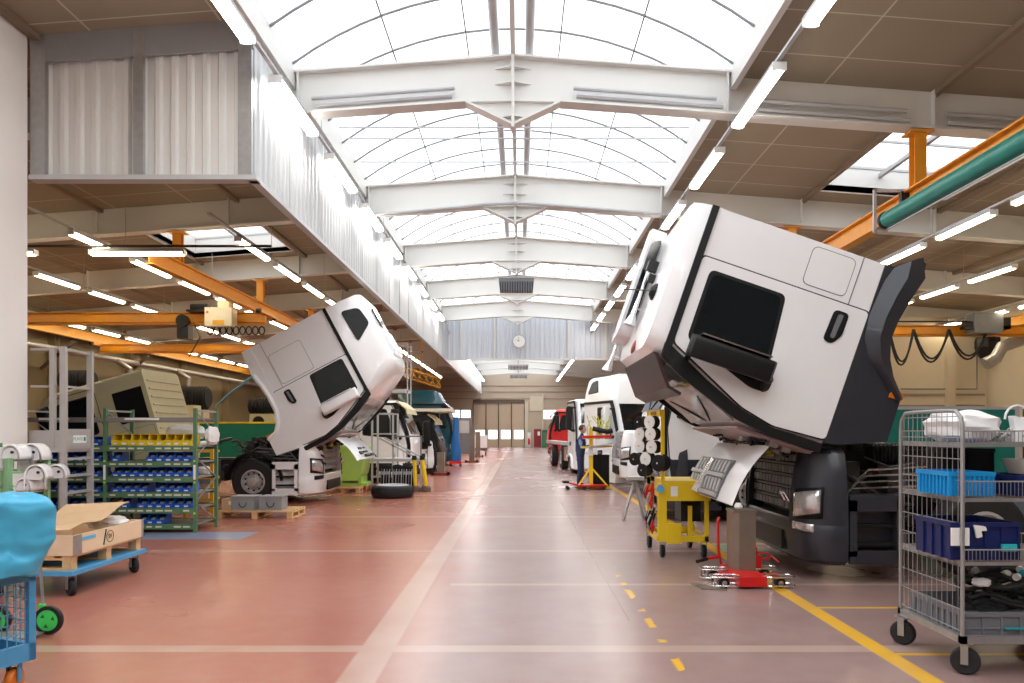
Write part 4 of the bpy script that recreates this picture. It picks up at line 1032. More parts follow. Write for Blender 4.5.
# ------------------------------------------------------------------ wire mesh cart, right
CXX, CYY = 2.963, 5.1; CWd, CDp = 1.25, .86
t = thing('mesh_cart', 'grey wire mesh roll cart with three shelves at the right edge', 'cart', (CXX, CYY, 0))
mb = MB(); mb.box(0, CWd, 0, .04, .22, .27); mb.box(0, CWd, CDp-.04, CDp, .22, .27); mb.box(0, .04, 0, CDp, .22, .27); mb.box(CWd-.04, CWd, 0, CDp, .22, .27); mb.build('base_frame', STEEL, t, bevel=.005)
MB().box(.03, CWd-.03, .03, CDp-.03, .235, .255).build('base_plate', STEEL, t)
for x in (0.015, CWd-.015):
    mb = MB(); mb.tube([(x, .015, .24), (x, .015, 1.68), (x, .03, 1.74), (x, .09, 1.785), (x, .2, 1.79), (x, CDp-.2, 1.79), (x, CDp-.09, 1.785), (x, CDp-.03, 1.73), (x, CDp-.015, 1.66), (x, CDp-.015, .24)], .014, 10)
    mb.build('side_hoop', STEEL, t, smooth=True)
    mb = MB()
    for i in range(1, 13): y = CDp*i/13; mb.tube([(x, y, .27), (x, y, 1.78)], .0026, 4)
    for j in range(11): mb.tube([(x, .015, .30+j*.145), (x, CDp-.015, .30+j*.145)], .0032, 4)
    mb.build('side_mesh', STEEL, t)
for zb_, zt_ in ((1.555, 1.65), (1.185, 1.31), (.757, .85)):
    mb = MB(); mb.box(.02, CWd-.02, .01, .03, zb_-.012, zb_+.012); mb.box(.02, CWd-.02, CDp-.03, CDp-.01, zb_-.012, zb_+.012); mb.box(.02, .04, .02, CDp-.02, zb_-.018, zb_+.018); mb.box(CWd-.04, CWd-.02, .02, CDp-.02, zb_-.012, zb_+.012)
    sh = mb.build('shelf', STEEL, t)
    mb = MB()
    for k in range(34): y = .03+(CDp-.06)*k/33; mb.bar((.03, y, zb_), (CWd-.03, y, zb_), .004)
    for k in range(1, 5): mb.bar((CWd*k/5, .03, zb_-.005), (CWd*k/5, CDp-.03, zb_-.005), .006)
    mb.build('shelf_mesh', STEEL, sh)
    for yy in (.015, CDp-.015):
        mb = MB(); n = 46
        for k in range(n+1): x = .03+(CWd-.06)*k/n; mb.bar((x, yy, zb_), (x, yy, zt_), .0038)
        mb.tube([(.02, yy, zt_), (CWd-.02, yy, zt_)], .006, 6); mb.build('shelf_rail', STEEL, sh)
for x, y, r_ in ((.06, .06, .3), (.0, CDp-.08, .1), (CWd-.3, CDp-.1, .5), (CWd-.05, .05, 0)): caster(t, x, y, .092, .05, h=.225, rot=r_+PI/2-.9, wm=RUBBER)
def crate(name, label, m, x0, x1, y0, y1, z0, z1, group=None, ribs=6, cat='crate', wall=.012, lip=True):
    """open box crate with ribbed walls and rim"""
    t = thing(name, label, cat, ((x0+x1)/2, (y0+y1)/2, z0), 0, group); a = (x1-x0)/2; b = (y1-y0)/2; h = z1-z0
    mb = MB(); mb.box(-a, a, -b, -b+wall, 0, h); mb.box(-a, a, b-wall, b, 0, h); mb.box(-a, -a+wall, -b+wall, b-wall, 0, h); mb.box(a-wall, a, -b+wall, b-wall, 0, h); mb.box(-a+wall, a-wall, -b+wall, b-wall, 0, wall)
    bd = mb.build('body', m, t)
    mb = MB()
    for k in range(ribs+1): x = -a+2*a*k/ribs; mb.box(x-.007, x+.007, -b-.012, -b, 0, h)
    for k in range(ribs): y = -b+2*b*k/ribs; mb.box(-a-.012, -a, y-.007, y+.007, 0, h)
    if lip: mb.box(-a-.014, a+.014, -b-.014, -b, h-.03, h); mb.box(-a-.014, -a, -b, b, h-.03, h); mb.box(-a-.010, a+.010, -b-.010, -b, h*.30, h*.34)
    mb.build('ribs', m, t)
    return t
def wx(px, Y): return (px-VX)/F*Y
# contents
def bag(name, label, m, c, s, seed, par=None):
    rnd = random.Random(seed); ph = [rnd.random()*6 for _ in range(6)]
    mb = MB(); mb.ball((0, 0, 0), 1, seg=28)
    for v in mb.bm.verts:
        p_ = v.co; k = 1+.10*math.sin(7*p_.x+ph[0])*math.sin(6*p_.y+ph[1])+.07*math.sin(11*p_.z+ph[2]+4*p_.x)
        q = Vector((p_.x*k, p_.y*k, p_.z*k)); e = .72
        v.co = Vector([math.copysign(abs(c_)**e, c_) for c_ in q]); v.co = Vector((v.co.x*s[0], v.co.y*s[1], max(-.98*s[2], v.co.z*s[2])))
    o = mb.build(name, m, None, loc=c, smooth=True); tag(o, label, 'bag'); return o
bag('plastic_bag', 'white plastic bag filled full, on the top shelf of the mesh cart', WHPL, (3.22, 5.55, 1.68), (.20, .26, .115), 3)
t = crate('equipment_case', 'flat dark grey case at the back of the mesh cart top shelf', MIDG, wx(963, 5.8), wx(986, 5.8), 5.72, 5.90, 1.575, 1.72, cat='case', ribs=3)
t = thing('wire_tangle', 'tangle of thin grey metal strips lying on the mesh cart top shelf', 'scrap', (3.5, 5.5, 1.575)); rnd = random.Random(8)
mb = MB()
for k in range(16):
    x = rnd.uniform(-.2, .45); y = rnd.uniform(-.2, .2); mb.tube([(x, y, .01), (x+rnd.uniform(.02, .15), y+rnd.uniform(-.1, .1), .04+rnd.random()*.06), (x+rnd.uniform(.05, .25), y+rnd.uniform(-.1, .1), .01)], .007, 5)
mb.build('strip', STEEL, t)
t = thing('moulded_tray', 'white moulded plastic part lying on the top shelf at the right edge', 'part', (wx(1022, 5.4), 5.4, 1.575))
MB().loft([[(x, y, z) for x, y in rpoly([(-.13, -.12), (.4, -.12), (.4, .12), (-.05, .12)], .04)] for z in (0, .05, .07)]).build('tray', WHPL, t, smooth=True)
mb = MB(); mb.prism(rpoly([(-.03, .07), (.3, .07), (.3, .20), (.0, .17), (-.05, .19)], .02), 'y', .02, .08); mb.tube([(.0+.09*math.cos(a), .05, .16+.10*math.sin(a)) for a in [PI*k/8 for k in range(9)]], .008, 6); mb.build('hood', WHPL, t)
c1 = crate('plastic_crate', 'bright sky-blue plastic crate on the middle shelf of the mesh cart', CRATEB, wx(919, 5.6), wx(988, 5.25), 5.2, 5.62, 1.205, 1.37, ribs=9)
for q, (a, b) in enumerate(((932, 960),)):
    t = crate('lidded_box', 'black lidded box standing behind the sky-blue crate', BLACK, wx(934, 5.8), wx(985, 5.75), 5.66, 5.90, 1.205, 1.52, cat='box', ribs=2)
t = crate('plastic_crate', 'dark blue crate on the middle shelf at the right edge under the bowl', NAVY, 3.40, 4.0, 5.2, 5.65, 1.205, 1.345, ribs=8)
t = thing('bowl', 'off-white plastic bowl sitting on the dark blue crate at the right edge', 'bowl', (3.66, 5.42, 1.347))
MB().loft([[(x*k, y*k, z) for x, y in rpoly([(-.17, -.12), (.26, -.12), (.26, .12), (-.17, .12)], .05)] for z, k in ((0, .78), (.05, .9), (.105, 1), (.105, .95), (.03, .8))]).build('body', mat('off_white_bowl', (.68, .62, .55), .5), t, smooth=True)
Bx(.12, .17, -.135, -.115, .02, .08).build('tie', mat('brown_tie', (.25, .1, .06), .6), t)
c3 = crate('plastic_crate', 'large navy blue crate with white paper label on the lower shelf', NAVY, wx(940, 5.3), wx(1019, 5.15), 5.16, 5.62, .775, 1.03, ribs=4)
Bx(-.24, -.12, -.258, -.245, .10, .22).build('paper_label', LABEL, c3)
mb = MB(); mb.prism(rpoly([(-.09, .24), (-.01, .23), (-.0, .2), (-.04, .2), (-.03, .16), (-.07, .15), (-.08, .2)], .01), 'y', -.258, -.245); mb.build('white_mark', LABEL, c3)
Bx(.10, .2, -.262, -.245, .06, .11).build('teal_tape', mat('teal_tape', (.02, .45, .5), .5), c3)
# grey pallet-box with hoses on the base
c4 = crate('plastic_crate', 'flat dark grey crate on the base of the mesh cart, full of black hoses', MIDG, CXX+.05, CXX+CWd-.06, 5.16, 5.86, .258, .42, ribs=9, cat='crate')
Bx(-.30, -.08, -.375, -.364, .05, .062).build('teal_stroke', mat('teal_tape2', (.01, .35, .4), .5), c4)
t = thing('hose_bundle', 'tangled bundle of black hoses heaped in the grey crate', 'hoses', (3.45, 5.5, .30)); rnd = random.Random(12)
for k in range(9):
    mb = MB(); r0 = .14+.13*rnd.random(); cx_, cy_ = rnd.uniform(-.1, .2), rnd.uniform(-.08, .08); a0 = rnd.random()*6; zb_ = .10+.026*k
    mb.tube([(cx_+1.45*r0*math.cos(a0+a*.35), cy_+r0*math.sin(a0+a*.35), zb_+.03*math.sin(a*1.3+k)) for a in range(17)], .018, 8); mb.build('hose', RUBBER, t, smooth=True)
for k in range(8):
    x, y = rnd.uniform(-.25, .4), rnd.uniform(-.22, .1); MB().cyl((x, y, .33), (x+.025, y+.015, .335), .024).build('hose_clip', LABEL if k % 3 else mat('teal_tape', (0, 0, 0)), t)
bag('film_bag', 'crumpled clear film bag lying on the black hoses', WHPL, (wx(984, 5.25), 5.28, .60), (.06, .04, .03), 9)

# ------------------------------------------------------------------ blue foreground cart with tarpaulin
ang = math.atan2(.925, .38)
t = thing('tarp_cart', 'light blue mesh-sided cart in the left foreground with an orange wheel', 'cart', (-3.12, 4.9, 0), ang)
# local: x axis runs back towards the camera as negative; y positive to the left
LN, WD = 1.45, .85
for x, y in ((0, 0), (-LN, 0), (0, WD), (-LN, WD)): Bx(x-.045, x, y, y+.045, .22, 1.1).build('post', SKYB, t, bevel=.004)
mb = MB()
for z, h in ((.18, .11), (.69, .05), (1.08, .04)):
    mb.box(-LN, 0, 0, .04, z, z+h); mb.box(-LN, 0, WD, WD+.04, z, z+h); mb.box(-.045, 0, 0, WD, z, z+h); mb.box(-LN-.045, -LN, 0, WD, z, z+h)
mb.build('frame', SKYB, t, bevel=.004)
Bx(-LN, 0, .02, WD, .2, .225).build('deck', SKYB, t)
for y in (.02, WD+.02):
    mb = MB()
    for i in range(1, 25): x = -LN+LN*i/25; mb.bar((x, y, .28), (x, y, .72), .005)
    for j in range(1, 6): mb.bar((-LN, y, .29+j*.07), (0, y, .29+j*.07), .005)
    mb.build('mesh_side', mat('blue_wire', (.12, .38, .55), .4), t)
mb = MB()
for i in range(1, 14): y = WD*i/14; mb.bar((-.02, y, .28), (-.02, y, .72), .005)
for j in range(1, 6): mb.bar((-.02, 0, .29+j*.07), (-.02, WD, .29+j*.07), .005)
mb.build('mesh_end', MATS['blue_wire'], t)
for x, y in ((-.10, .06), (-LN+.1, .06), (-.1, WD-.05), (-LN+.1, WD-.05)):
    caster(t, x, y, .075, .045, rot=PI/2+.4, wm=ORPL, bm=SKYB)
t2 = thing('tarpaulin', 'sky-blue tarpaulin draped over the load of the foreground cart', 'tarpaulin', (-3.12, 4.9, 0), ang)
mb = MB(); rnd = random.Random(1)
def tp(u, v):                                     # u around, v down
    a = u*2*PI; hx, hy = LN/2+.10, WD/2+.10
    c, s_ = math.cos(a), math.sin(a); n_ = 14
    k = (abs(c)**n_+abs(s_)**n_)**(-1/n_)
    if v < .35: sh = math.sin(v/.35*PI/2); zz = 1.255-.05*(v/.35)**3
    else: sh = 1+.05*math.sin(9*a+v*5)*(v-.35); zz = 1.205-(v-.35)/.65*(.43+.06*math.sin(5*a+1)+.03*math.sin(13*a))
    bul = 1+.03*math.sin(v*7+a*3)
    q = Vector((-LN/2+hx*k*c*sh*bul, WD/2+hy*k*s_*sh*bul, zz)); e = MN.noise(q*3.2)*.05+abs(MN.noise(q*6+Vector((3, 1, 7))))*-.045+MN.noise(q*14)*.012
    return (q.x+e*c, q.y+e*s_, q.z+e*.6)
mb.grid(tp, 130, 60); mb.build('sheet', TARP, t2, smooth=True, solid=.006)
t3 = crate('load_box', 'dark container inside the blue mesh cart under the tarpaulin', BLACK, -3.95, -3.45, 4.0, 4.5, .26, .64, cat='box')
t3.rotation_euler = (0, 0, ang); t3.location = (-3.74, 4.35, .235); 
# hand truck with green wheels
t = thing('hand_truck', 'folding hand truck with bright green black-tyred wheels behind the foreground cart', 'hand truck', (-3.82, 6.16, 0), 0)
for x in (0, -.42):
    w_ = MB().lathe([(.085, -.022), (.112, -.02), (.118, 0), (.112, .02), (.085, .022), (.085, -.022)], (x, 0, .118), 'y', 32); ty = w_.build('tyre', RUBBER, t, smooth=True)
    MB().lathe([(.01, -.024), (.086, -.02), (.086, .02), (.01, .024)], (x, 0, .118), 'y', 30).build('wheel_disc', NEON, ty)
    for k in range(3):
        a = k*2*PI/3+.5; mb = MB(); mb.prism([(x+.03*math.cos(a-.3), .118+.03*math.sin(a-.3)), (x+.06*math.cos(a-.45), .118+.06*math.sin(a-.45)), (x+.06*math.cos(a+.15), .118+.06*math.sin(a+.15))], 'y', -.0262, -.0235); mb.build('disc_hole', mat('deep_green', (.01, .18, .05), .5), ty)
mb = MB(); mb.cyl((-.42, .03, .118), (0, .03, .118), .01); mb.build('axle', STEEL, t)
for x in (-.06, -.36): MB().tube([(x, .03, .118), (x-.03, .06, .34), (x-.09, .10, .75), (x-.12, .12, 1.0)], .012, 8).build('side_tube', STEEL, t, smooth=True)
MB().box(-.10, -.06, .02, .06, .17, .24).build('green_clip', NEON, t)
mb = MB(); mb.box(-.4, -.02, -.22, .0, .02, .03); mb.build('toe_plate', STEEL, t)

# ------------------------------------------------------------------ blue platform trolley, pallet, plywood crate
t = thing('platform_trolley', 'light blue platform trolley on black wheels carrying the pallet', 'trolley', (-4.42, 7.5, 0), 0)
mb = MB(); mb.box(-.85, 0, 0, 1.5, .215, .26); mb.build('deck', SKYB, t, bevel=.008)
for x, y in ((-.08, .12), (-.08, 1.36), (-.78, .12), (-.78, 1.36)): caster(t, x, y, .085, .05, rot=.9, wm=RUBBER)
pa = pallet('pallet', 'wooden pallet lying on the light blue trolley', (-4.86, 8.25, .262), PI/2, 1.38, .8)
t = thing('plywood_crate', 'pale plywood crate with round stamp and blue tape on the trolley pallet', 'crate', (-4.86, 8.25, .408), 0)
a, b, h = .42, .70, .2
crm = MB(); crm.box(a-.02, a, -b, b, 0, h); crm.build('side_panel', PLY, t); MB().box(-a, -a+.02, -b, b, 0, h).build('side_panel', PLY, t)
MB().box(-a+.02, a-.02, -b, -b+.02, 0, h).build('end_panel', PLY, t); MB().box(-a+.02, a-.02, b-.02, b, 0, h).build('end_panel', PLY, t); MB().box(-a+.02, a-.02, -b+.02, b-.02, 0, .015).build('bottom', PLY, t)
for y in (-b, b-.03):
    MB().box(a-.0, a+.006, y-.004, y+.034, 0, h).build('corner_hinge', STEEL, t)
MB().box(a, a+.004, -b, -b+.15, .0, h).build('corner_hinge', STEEL, t)
Bx(a+.0005, a+.003, -.60, -.30, .13, .165).build('blue_tape', TAPE, t)
mb = MB(); mb.tube([(a+.002, -.02+.068*math.cos(q), .105+.062*math.sin(q)) for q in [k*2*PI/24 for k in range(24)]], .0035, 4, closed=True); mb.build('stamp_ring', INK, t)
mb = MB(); mb.bar((a+.002, -.15, .03), (a+.002, -.10, .19), .012); mb.build('stamp_stroke', INK, t)
text_mesh('SV', .07, INK, t, (a+.003, -.02, .105), (PI/2, 0, PI/2), 'stamp_letters'); 
def sheet(name, label, m, fn, cat='cardboard', loc=(0, 0, 0), group=None):
    mb = MB(); mb.grid(fn, 10, 8); o = mb.build(name, m, None, loc=loc, solid=.006); tag(o, label, cat, group); return o
sheet('cardboard_sheet', 'long bent cardboard flap sticking up out of the plywood crate', CARD, lambda u, v: (-.36+.72*v, -.60+1.15*u, .60-.408+.02+.16*u**1.5-.10*math.sin(u*PI)*(1-v)+.03*v+.07*math.sin(u*9)*.4), loc=(-4.86, 8.2, .42))
sheet('cardboard_sheet', 'flat cardboard sheet lying at the near left of the crate', CARD, lambda u, v: (-.55+.75*v, -.72+.5*u, .205+.03*math.sin(u*3)+.04*u*(1-v)), loc=(-4.95, 8.2, .42))
bag('foil_bundle', 'crumpled silver-grey foil at the far end of the plywood crate', WHPL, (-4.72, 8.72, .60), (.18, .2, .07), 21)

# ------------------------------------------------------------------ pallet with grey boxes
pallet('pallet', 'wooden pallet on the floor carrying two grey boxes', (-5.0, 14.75, 0), 0, 1.42, .9)
for i, (pa_, pb_) in enumerate(((232, 254), (260, 281.4))):
    x0, x1 = wx(pa_, 14.42), wx(pb_, 14.42)
    t = crate('grey_box', 'grey plastic box with wire handle, %s one on the floor pallet' % ('left', 'right')[i], GBOX, x0, x1, 14.42, 14.8, .146, .40, ribs=1, cat='box')
    mb = MB(); cxh = 0; mb.tube([(.07*math.cos(q)+cxh, -.215, .15-.09*math.sin(q)) for q in [PI*k/8 for k in range(9)]], .008, 6); mb.build('handle', BLACK, t)
    mb = MB(); mb.box(-(x1-x0)/2-.02, (x1-x0)/2+.02, -.21, .21, .25, .268); mb.build('lid', GBOX, t, bevel=.004)
t = crate('cardboard_box', 'small brown cardboard box left of the grey boxes on the floor pallet', CARD, -5.66, -5.48, 14.45, 14.75, .146, .36, ribs=1, cat='box', lip=False)
Bx(.03, .09, -.165, -.155, .1, .17).build('paper_label', LABEL, t)
pallet('pallet', 'pallet half hidden under the white bumper of the left lorry', (-4.72, 20.6, 0), 0, .9, .8)

# ------------------------------------------------------------------ green bin rack
RX0, RX1, RX2, RY0, RY1 = -8.1, -6.71, -5.25, 12.35, 13.2
t = thing('bin_rack', 'dark green steel rack holding rows of blue and yellow parts bins', 'rack', (RX2, RY0, 0))
for x in (RX0-RX2, RX1-RX2, 0):
    for y in (0, RY1-RY0):
        mb = MB(); mb.box(x-.05, x+.0, y-.03, y+.03, 0, 2.02); u = mb.build('upright', GREEN, t, bevel=.004)
        if y == 0:
            Bx(x-.045, x-.008, -.034, -.03, .86, 1.10).build('load_label', LABEL, u)
            for zz in (.80, 1.15, .30): Bx(x-.042, x-.01, -.034, -.03, zz, zz+.03).build('safety_pin', mat('lime_pin', (.55, .8, .02), .4), u)
    mb = MB(); d_ = RY1-RY0
    for k in range(5): a_, b_ = .12+.37*k, .12+.37*(k+1); mb.bar((x-.025, 0 if k % 2 else d_, a_), (x-.025, d_ if k % 2 else 0, b_), .018)
    mb.bar((x-.025, 0, 1.98), (x-.025, d_, 1.98), .03); mb.build('end_brace', STEEL, t)
ROWZ = [1.41, 1.155, .905, .655, .40, .14]
rnd = random.Random(6)
for bay, (xa, xb) in enumerate(((RX0, RX1), (RX1, RX2))):
    xa -= RX2; xb -= RX2
    for z in ROWZ:
        Bx(xa, xb-.05, RY1-RY0-.03, RY1-RY0, z-.07, z).build('shelf_beam', GREEN, t); be = Bx(xa, xb-.05, -.035, -.005, z-.085, z).build('shelf_beam', GREEN, t)
        Bx(xa, xb-.05, 0, RY1-RY0-.03, z-.03, z-.012).build('shelf_board', STEEL, t)
        n = 9; mb = MB()
        for k in range(n):
            if rnd.random() < .15: continue
            x = xa+.06+(xb-xa-.12)*k/n; mb.box(x, x+.09+rnd.random()*.03, -.039, -.035, z-.055, z-.03)
        lb = mb.build('shelf_label', mat('paper_strip', (.72, .68, .52), .6), be); lb['kind'] = 'stuff'
    [Bx(xa, xb-.05, ya, ya+.03, 1.80, 1.87).build('top_beam', mat('grey_beam', (.22, .20, .19), .5), t) for ya in (-.03, RY1-RY0-.03)]
    Bx(xa+.3, xb-.6, -.034, -.03, 1.83, 1.86).build('top_label', LABEL, t)
    mb = MB()
    for k in range(40): x = xa+(xb-.05-xa)*k/39; mb.bar((x, 0, 1.86), (x, RY1-RY0, 1.86), .008)
    for k in range(6): y = (RY1-RY0)*k/5; mb.bar((xa, y, 1.85), (xb-.05, y, 1.85), .008)
    mb.build('wire_deck', STEEL, t)
def make_bin(wd, dp, h, m, label, group):
    mb = MB(); a = wd/2
    A = [(-a, 0, 0), (a, 0, 0), (a, dp, 0), (-a, dp, 0)]
    mb.box(-a, a, 0, dp, 0, .006); mb.box(-a, a, dp-.006, dp, 0, h)
    for s in (-1, 1): mb.prism([(0, 0), (dp, 0), (dp, h), (.09, h), (.06, h*.55), (-.02, h*.45)], 'x', s*a-.004, s*a+.004)
    mb.prism([(0, 0), (.006, 0), (-.014, h*.45), (-.024, h*.45)], 'x', -a, a)
    mb.box(-a-.006, a+.006, .09, dp, h-.008, h)
    t = thing('parts_bin', label, 'bin', group=group); o = mb.build('body', m, t)
    Bx(-a*.5, a*.5, -.030, -.022, h*.10, h*.24).build('bin_label', LABEL, t)
    return t
rown = {1.41: 'top', 1.155: 'second', .905: 'third', .655: 'fourth', .40: 'fifth', .14: 'lowest'}
nth = 'first second third fourth fifth sixth seventh eighth ninth'.split()
protoB = None; protoY = None
for z in ROWZ:
    for bay, (xa, xb) in enumerate(((RX0, RX1), (RX1, RX2))):
        yel = (z == 1.41 and bay == 1)
        n = 9
        for k in range(n):
            x = xa+.06+(xb-xa-.17)*(k+.5)/n
            if (x/RY0*F+VX) < 44: continue
            if z == .14 and not (bay == 1 and k in (3, 4, 5)): continue
            if not yel and rnd.random() < .10: continue
            where = 'bay beside the ladder' if bay == 0 else 'main bay'
            lab = '%s parts bin, %s from the left, %s shelf of the rack, %s' % ('yellow' if yel else 'blue', nth[k], rown[z], where)
            gp = '%s bins on the %s shelf' % ('yellow' if yel else 'blue', rown[z])
            if yel:
                if protoY is None: protoY = make_bin(.145, .40, .19, YBIN, lab, gp); o = protoY
                else: o = copy_tree(protoY)
            else:
                if protoB is None: protoB = make_bin(.132, .30, .15, BLUEB, lab, gp); o = protoB
                else: o = copy_tree(protoB)
            o.location = (x, RY0+.02+rnd.uniform(-.015, .02), z+.001); o.rotation_euler = (0, 0, rnd.uniform(-.05, .05)); o['label'] = lab; o['group'] = gp
            if rnd.random() < .5:
                c = bag('small_part', 'x', (STEEL, BLACKM, ALU)[rnd.randrange(3)], (0, .13, .05), (.045, .08, .05), rnd.randrange(99)); 
                for k_ in ('label', 'category'): del c[k_]
                c.name = 'part_filling'; c.parent = o
bag('plastic_sheet', 'crumpled grey plastic sheeting stuffed on the rack above the yellow bins', WHPL, (-5.72, 13.0, 1.62), (.32, .15, .14), 5)
bag('plastic_sheet', 'grey film sagging out of the right end of the rack, upper one', WHPL, (-5.20, 12.85, 1.57), (.06, .22, .15), 15)

# ------------------------------------------------------------------ grey ladder platform
t = thing('ladder_platform', 'grey aluminium ladder platform with guard rails and a small sign, left of the rack', 'ladder', (-6.65, 11.08, 0))
LH = 2.88
MB().box(-.045, .035, -.03, .03, 0, LH).build('ladder_stile', ALU, t, bevel=.005)
MB().box(-.045, .035, .66, .72, 0, LH).build('ladder_stile', ALU, t, bevel=.005)
MB().box(-.20, -.13, -.02, .04, 1.40, LH-.03).build('rail_post', ALU, t); MB().box(-.45, -.38, .68, .74, 1.40, LH-.03).build('rail_post', ALU, t)
for z in (.22, .47, .72, .97, 1.22): Bx(-.05, .03, .0, .69, z, z+.035).build('rung', ALU, t)
for z in (2.30, 2.84):
    MB().bar((0, .03, z), (0, .66, z), .03).build('guard_rail', ALU, t); MB().bar((-.48, .0, z), (-.13, .0, z), .03).build('guard_rail', ALU, t)
pn = Bx(-.03, .02, .03, .66, 1.38, 1.68).build('sign_panel', ALU, t)
Bx(-.50, -.04, -.01, .02, 1.38, 1.66).build('side_panel', ALU, t); Bx(-.50, .0, -.02, .7, 1.34, 1.39).build('platform_deck', ALU, t)
for x in (-.46,): 
    for y in (0, .66): Bx(x-.03, x+.03, y, y+.05, 0, 1.36).build('support_leg', ALU, t)
sg = Bx(.021, .026, .19, .53, 1.47, 1.585).build('sign', LABEL, pn)
text_mesh('MUNTEL', .075, mat('mint_letters', (.10, .55, .42), .5), sg, (.028, .325, 1.53), (PI/2, 0, PI/2))
Bx(.0262, .0275, .465, .51, 1.50, 1.56).build('sign_block', mat('dark_mint', (.03, .18, .15), .5), sg)

# ------------------------------------------------------------------ pale green rack with white mouldings
t = thing('parts_stand', 'pale green steel stand hung with white mouldings behind the tarpaulin cart', 'stand', (-6.2, 9.2, 0), math.atan2(.75, .11))
MB().box(-.03, .04, -.03, .03, 0, 1.32).build('post', LGREEN, t, bevel=.004); MB().box(.60, .65, -.03, .03, 0, 1.33).build('post', LGREEN, t, bevel=.004)
MB().box(-.03, .04, .6, .66, 0, 1.32).build('post', LGREEN, t); MB().box(.60, .65, .6, .66, 0, 1.33).build('post', LGREEN, t)
for z in (.42, .62, .80, .93, 1.14, 1.29):
    for y in (0, .63): MB().bar((0, y, z), (.62, y, z), .025).build('cross_rail', LGREEN if z < 1.2 else STEEL, t)
    for x in (.62,): MB().bar((x, 0, z), (x, .63, z), .025).build('side_rail', LGREEN, t)
Bx(.02, .25, .3, .33, 1.36, 1.50).build('green_board', GREEN, t); Bx(.14, .28, .26, .29, 1.38, 1.45).build('paper', LABEL, t); Bx(.1, .13, .3, .33, .8, 1.4).build('board_holder', LGREEN, t)
def moulding(label, x, y, z, s, rz, seed):
    t = thing('fender_moulding', label, 'moulding', (x, y, z), rz, 'white mouldings on the pale green stand'); rnd = random.Random(seed)
    mb = MB(); mb.grid(lambda u, v: (s*(.16*math.cos(PI*(u*1.05))), -.12+.3*v, s*(.24*max(0, math.sin(PI*u*1.05))**.8-.20*(u > .8)*(u-.8)*5)), 18, 5); b_ = mb.build('shell', WHITE2, t, smooth=True, solid=.02)
    MB().cyl((s*.05, -.14, s*.12), (s*.05, -.125, s*.12), .018).build('bolt_hole', INK, t)
    mb = MB(); mb.prism(rpoly([(-.15*s, 0), (.12*s, 0), (.10*s, .16*s), (0, .21*s), (-.1*s, .17*s)], .04), 'y', -.10, -.08); mb.build('face_plate', WHITE2, t, bevel=.005)
    return t
for lb, px, py, Yd, sz, rz in (('white curved moulding at the left end of the pale green stand top', 15, 459, 9.35, .72, .1), ('tallest white curved moulding in the middle of the pale green stand', 34, 460, 9.65, .85, .2),
                         ('white hooked moulding hanging in the middle of the pale green stand', 38, 479, 9.3, .72, .3), ('white hooked moulding overhanging the right post of the pale green stand', 57, 478, 9.8, .72, .4), ('small white moulding low on the pale green stand above the tarpaulin', 28, 490, 9.3, .6, .1)):
    q = P(px, py, Yd); moulding(lb, q.x, q.y, q.z, sz, rz, 1)

# ------------------------------------------------------------------ green screens, machines by the left wall
def screen(label, x, y, wd, z0, z1, m=SCREENG, fr=YELLOW):
    t = thing('welding_screen', label, 'screen', (x, y, 0)); Bx(-wd/2, wd/2, -.01, .01, z0, z1).build('sheet', m, t)
    for s in (-1, 1):
        Bx(s*wd/2-.03, s*wd/2+.03, -.03, .03, 0, z1+.06).build('post', fr, t); Bx(s*wd/2-.03, s*wd/2+.03, -.3, .3, 0, .04).build('foot', fr, t)
    Bx(-wd/2, wd/2, -.02, .02, z1, z1+.05).build('top_rail', fr, t); return t
screen('dark green screen in a yellow frame behind the left lorry chassis', -8.6, 23.2, 2.4, .7, 1.88)
screen('dark green screen in a yellow frame behind the right end of the rack', -10.0, 21.6, 1.3, .6, 1.72)
screen('teal green screen sheet behind the mesh cart on the right', 7.0, 12.4, 2.2, .4, 2.0, TEAL, GREYP)
screen('teal green screen sheet with dark blue post at the right edge', 9.2, 12.4, 1.9, .4, 2.0, SCREENG, NAVY)
for i, (px, py, r, Yd) in enumerate(((194, 398, 12, 26), (264, 406, 8, 27), (78, 380, 10, 24))):
    q = P(px, py, Yd); R_ = r/F*Yd
    t = thing('exhaust_reel', 'black hose drum on cream stand, %s' % ('beside the cream cab', 'seen through the left wheel arch', 'behind the ladder platform')[i], 'hose reel', (q.x, q.y, 0))
    mb = MB()
    for k in range(9): mb.lathe([(R_*.86, -.5+.11*k), (R_, -.46+.11*k), (R_*.86, -.41+.11*k)], (0, 0, q.z), 'x', 22)
    mb.cyl((-.5, 0, q.z), (.5, 0, q.z), R_*.8); h_ = mb.build('hose_drum', RUBBER, t, smooth=True); h_['kind'] = 'stuff'
    mb = MB(); mb.prism([(-.5, .0), (.5, 0), (.42, q.z-R_), (-.42, q.z-R_)], 'y', -.25, .25); mb.build('stand', CREAM, t, bevel=.03)
    MB().lathe([(.01, -.30), (.2, -.30), (.2, -.25)], (-.1, 0, q.z-R_-.28), 'y', 18).build('fan_opening', BLACK, t)
o = MB().tube([tuple(P(252, 377, 15.8)), tuple(P(228, 395, 19)), tuple(P(215, 407, 22))], .025, 6).build('air_hose', TAPE, smooth=True); tag(o, 'taut light blue hose running up to the tilted left cab', 'hose')
t = thing('shelf_cabinet', 'cream cabinet with yellow edges against the left wall behind the chassis', 'cabinet', (-11.6, 25.2, 0))
Bx(-.9, .9, -.3, .3, 0, 2.5).build('body', CREAM, t, bevel=.02); Bx(-.92, -.86, -.34, -.3, 0, 2.5).build('edge_strip', YELLOW, t); Bx(-.4, .3, -.32, -.3, 1.7, 2.3).build('door', mat('dull_olive', (.2, .18, .08), .5), t)
